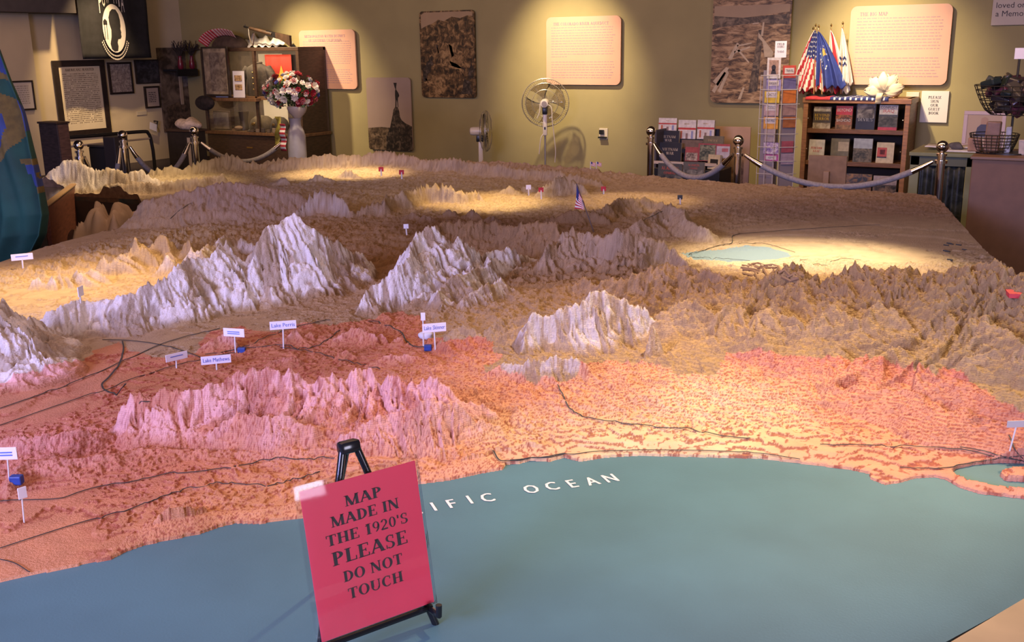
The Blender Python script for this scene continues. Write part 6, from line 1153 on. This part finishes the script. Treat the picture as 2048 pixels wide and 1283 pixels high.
MB().box(0, w_, 0, .02, 0, z1, .004).build('board', mat('salmon_board', (.40,.24,.15), .6, var=.08, scale=6), t); MB().box(w_*.05, w_*.85, -.003, 0, z1*.2, z1-.33).build('picture', photo_mat('board_picture', ((.10,.05,.025),(.25,.14,.07),(.4,.25,.14)), 6), t)

# ---------------------------------------------------------------- guest book table, print, counter, baskets
p0 = at_z(1822, 303, .76); p1 = at_z(1952, 308, .76); YG = float(p0[1]); t = thing('guest_table', 'pale green guest book table with a dark cloth front', 'table', (float(p0[0]), YG, 0)); w_ = float(at_y(1955, 305, YG)[0]-p0[0])
M_GT = mat('sage_green_paint', (.20,.21,.10), .6, var=.08, scale=8); MB().box(-.01, w_, -.02, .62, .73, .76, .005).build('top', M_GT, t); MB().box(0, w_, 0, .03, .66, .73).build('apron', mat('sage_dark_paint', (.09,.10,.055), .6), t)
for x_, y_ in ((0,0), (w_-.07,0), (0,.53), (w_-.07,.53)): MB().box(x_, x_+.07, y_, y_+.07, 0, .73, .004).build('leg', M_GT, t)
MB().sheet([[(.075+(w_-.15)*j/30, .02+.012*math.sin(j*.9), .665-.62*i/10) for j in range(31)] for i in range(11)]).build('front_cloth', photo_mat('dark_camouflage', ((.006,.009,.009),(.02,.027,.025),(.05,.055,.045)), 9), t, 2, .004)
p = at_y(1850, 297, YG+.2); t = thing('guest_book', 'open white guest book lying on the green table', 'book', (p[0], YG+.18, .761)); 
for sg in (0, 1): MB().sheet([[(sg*.17+.17*j/8, .22*i/3, .006+.02*math.sin(PI*(j/8 if sg else 1-j/8)*.6)) for j in range(9)] for i in range(4)]).build('page', M_WCLOTH, t, 2, .008)
p = at_y(1912, 297, YG+.15); t = thing('pen_tray', 'dark pen tray with a crumpled tissue on the green table', 'tray', (p[0], YG+.12, .761)); MB().box(-.12, .16, -.05, .08, 0, .015, .004).build('tray', M_WCLOTH, t); m = MB().ball((-.0,.02,.04), .045, 10, (1.2,1,.7)); m.v = [(a+.01*math.sin(90*c), b_+.01*math.sin(80*a), c) for a, b_, c in m.v]; m.build('tissue', mat('dark_tissue', (.12,.11,.11), .8), t)
YQ = YG+.5; x0, x1, z0, z1 = wrect(1925, 222, 2010, 300, YQ); t = thing('framed_print', 'pale framed print of a figure in a blue coat behind the baskets', 'frame', (x0, YQ, .76)); w_, h_ = x1-x0, z1-.76; fw = .03; M_PFR = mat('pinkish_white_frame', (.55,.42,.38), .5)
for a in ((0,w_,0,fw),(0,w_,h_-fw,h_),(0,fw,fw,h_-fw),(w_-fw,w_,fw,h_-fw)): MB().box(a[0],a[1],0,.02,a[2],a[3],.003).build('frame_rail', M_PFR, t)
MB().box(fw, w_-fw, .006, .018, fw, h_-fw).build('print', mat('tan_print', (.45,.33,.22), .6), t); pr([(.3,.3),(.34,.55),(.44,.66),(.62,.64),(.68,.5),(.66,.3)], w_, h_, .004).build('coat_print', mat('blue_coat_print', (.06,.06,.10), .6), t); pr([(.42,.64),(.42,.8),(.5,.84),(.58,.8),(.58,.64)], w_, h_, .003).build('head_print', mat('skin_print', (.4,.25,.16), .6), t)
# brown counter
pA = at_z(1945, 312, .86); YQ2 = float(pA[1]); t = thing('brown_counter', 'plain brown counter at the right edge carrying the baskets', 'counter', (float(pA[0]), YQ2, 0)); MB().box(0, 1.6, 0, .6, 0, .84, .006).build('body', mat('brown_laminate', (.17,.085,.045), .6, var=.08, scale=12), t); MB().box(-.01, 1.61, -.012, .61, .84, .86, .004).build('top', mat('brown_laminate_top', (.2,.11,.06), .5), t)
# two tier basket stand
pS = at_y(2018, 305, YQ2+.25); t = thing('basket_stand', 'two tier dark wire basket stand on the brown counter', 'basket stand', (float(pS[0]), YQ2+.25, .86)); sc = float((pS-EYE)@_F)/FPX; zq = lambda y: at_y(2018, y, YQ2+.25)[2]-.86; M_WB = mat('dark_wire', (.03,.025,.02), .4)
MB().tube([(0,0,0),(0,0,zq(118))], .008, 8).build('pole', M_WB, t); MB().lathe([(.12,0),(.12,.01),(.02,.02)], n=20).build('base', M_WB, t, True)
def basket(cx_, zt, zb2, Rt, Rb, nm):
    m = MB()
    for k in range(7): f = k/6; r_ = Rb+(Rt-Rb)*f**.6; m.tube([(cx_+r_*math.cos(2*PI*q/28), r_*math.sin(2*PI*q/28), zb2+(zt-zb2)*f) for q in range(28)], .003, 4, closed=True)
    for q in range(28): a = 2*PI*q/28; m.tube([(cx_+(Rb+(Rt-Rb)*f**.6)*math.cos(a), (Rb+(Rt-Rb)*f**.6)*math.sin(a), zb2+(zt-zb2)*f) for f in (0,.15,.4,.7,1)], .0025, 4)
    m.build(nm, M_WB, t)
Rt = 76*sc; basket(0, zq(170), zq(228), Rt, Rt*.55, 'upper_basket'); basket(-.10, zq(268), zq(306), 46*sc, 30*sc, 'lower_basket')
MB().box(-.03, .05, -.01, -.004, zq(118), zq(96)).build('price_tag', M_PLATE, t)
t_b = t; bx0, by0, bz0 = pS[0], YQ2+.25, .86; rr_ = random.Random(5); k = 0
cols = ((.012,.012,.014),(.03,.025,.03),(.05,.02,.03),(.02,.03,.03),(.07,.06,.05),(.10,.03,.05))
for i in range(60):
    a = rr_.uniform(0, 2*PI); f = rr_.uniform(0, .85); lay = rr_.choice((0, 1, 2, 2, 3)); r_ = Rt*f*(.62+.11*lay); s_ = rr_.uniform(.035, .06); m = MB().box(-s_*1.2, s_*1.2, -s_*.7, s_*.7, -s_*.45, s_*.45, s_*.2); o = m.build('wrapped_pack', mat('dark_wrap_%d' % (i % 6), cols[i % 6], .3))
    o.location = (bx0+r_*math.cos(a), by0+r_*math.sin(a), bz0+zq(228)+.05+.052*lay); o.rotation_euler = (rr_.uniform(-1,1), rr_.uniform(-1,1), rr_.uniform(0,3)); tag(o, 'small dark wrapped pack heaped in the upper wire basket', 'pack', 'dark packs in the upper basket')
for i, (dx, w_, h_, c, lb) in enumerate(((-.06, .09, .20, (.25,.14,.09), 'tall brown paper bag in the lower wire basket'), (.04, .035, .17, (.42,.42,.46), 'slim pale tube in the lower wire basket'), (-.16, .08, .09, (.3,.16,.09), 'short brown box in the lower wire basket'), (.16, .1, .10, (.45,.38,.33), 'crumpled pale bag at the right edge on the counter'))):
    m = MB().box(-w_/2, w_/2, -.03, .03, 0, h_, .008); m.v = [(x_+.008*math.sin(40*z_), y_+.01*math.sin(30*x_+25*z_), z_) for x_, y_, z_ in m.v]; o = m.build(('paper_bag','card_tube','small_box','paper_bag')[i], bmat(c)); o.location = (bx0-.05+dx, by0-.05, bz0+(.012 if i < 3 else .0)); tag(o, lb, ('bag','tube','box','bag')[i])
# rim of the table in the near right corner
a = at_z(1901, 1283, .615); b_ = at_z(2048, 1196, .615); d = (b_-a)/np.linalg.norm(b_-a)
n_ = np.array([d[1], -d[0], 0]); q0, q1 = a-d*1.6, b_+d*.75; m = MB(); m.add([q0-[0,0,.06], q1-[0,0,.06], q1+n_*.16-[0,0,.06], q0+n_*.16-[0,0,.06], q0, q1, q1+n_*.16, q0+n_*.16], [(0,3,2,1),(4,5,6,7),(0,1,5,4),(1,2,6,5),(2,3,7,6),(3,0,4,7)]); m.build('near_rim', M_RIM, RM)
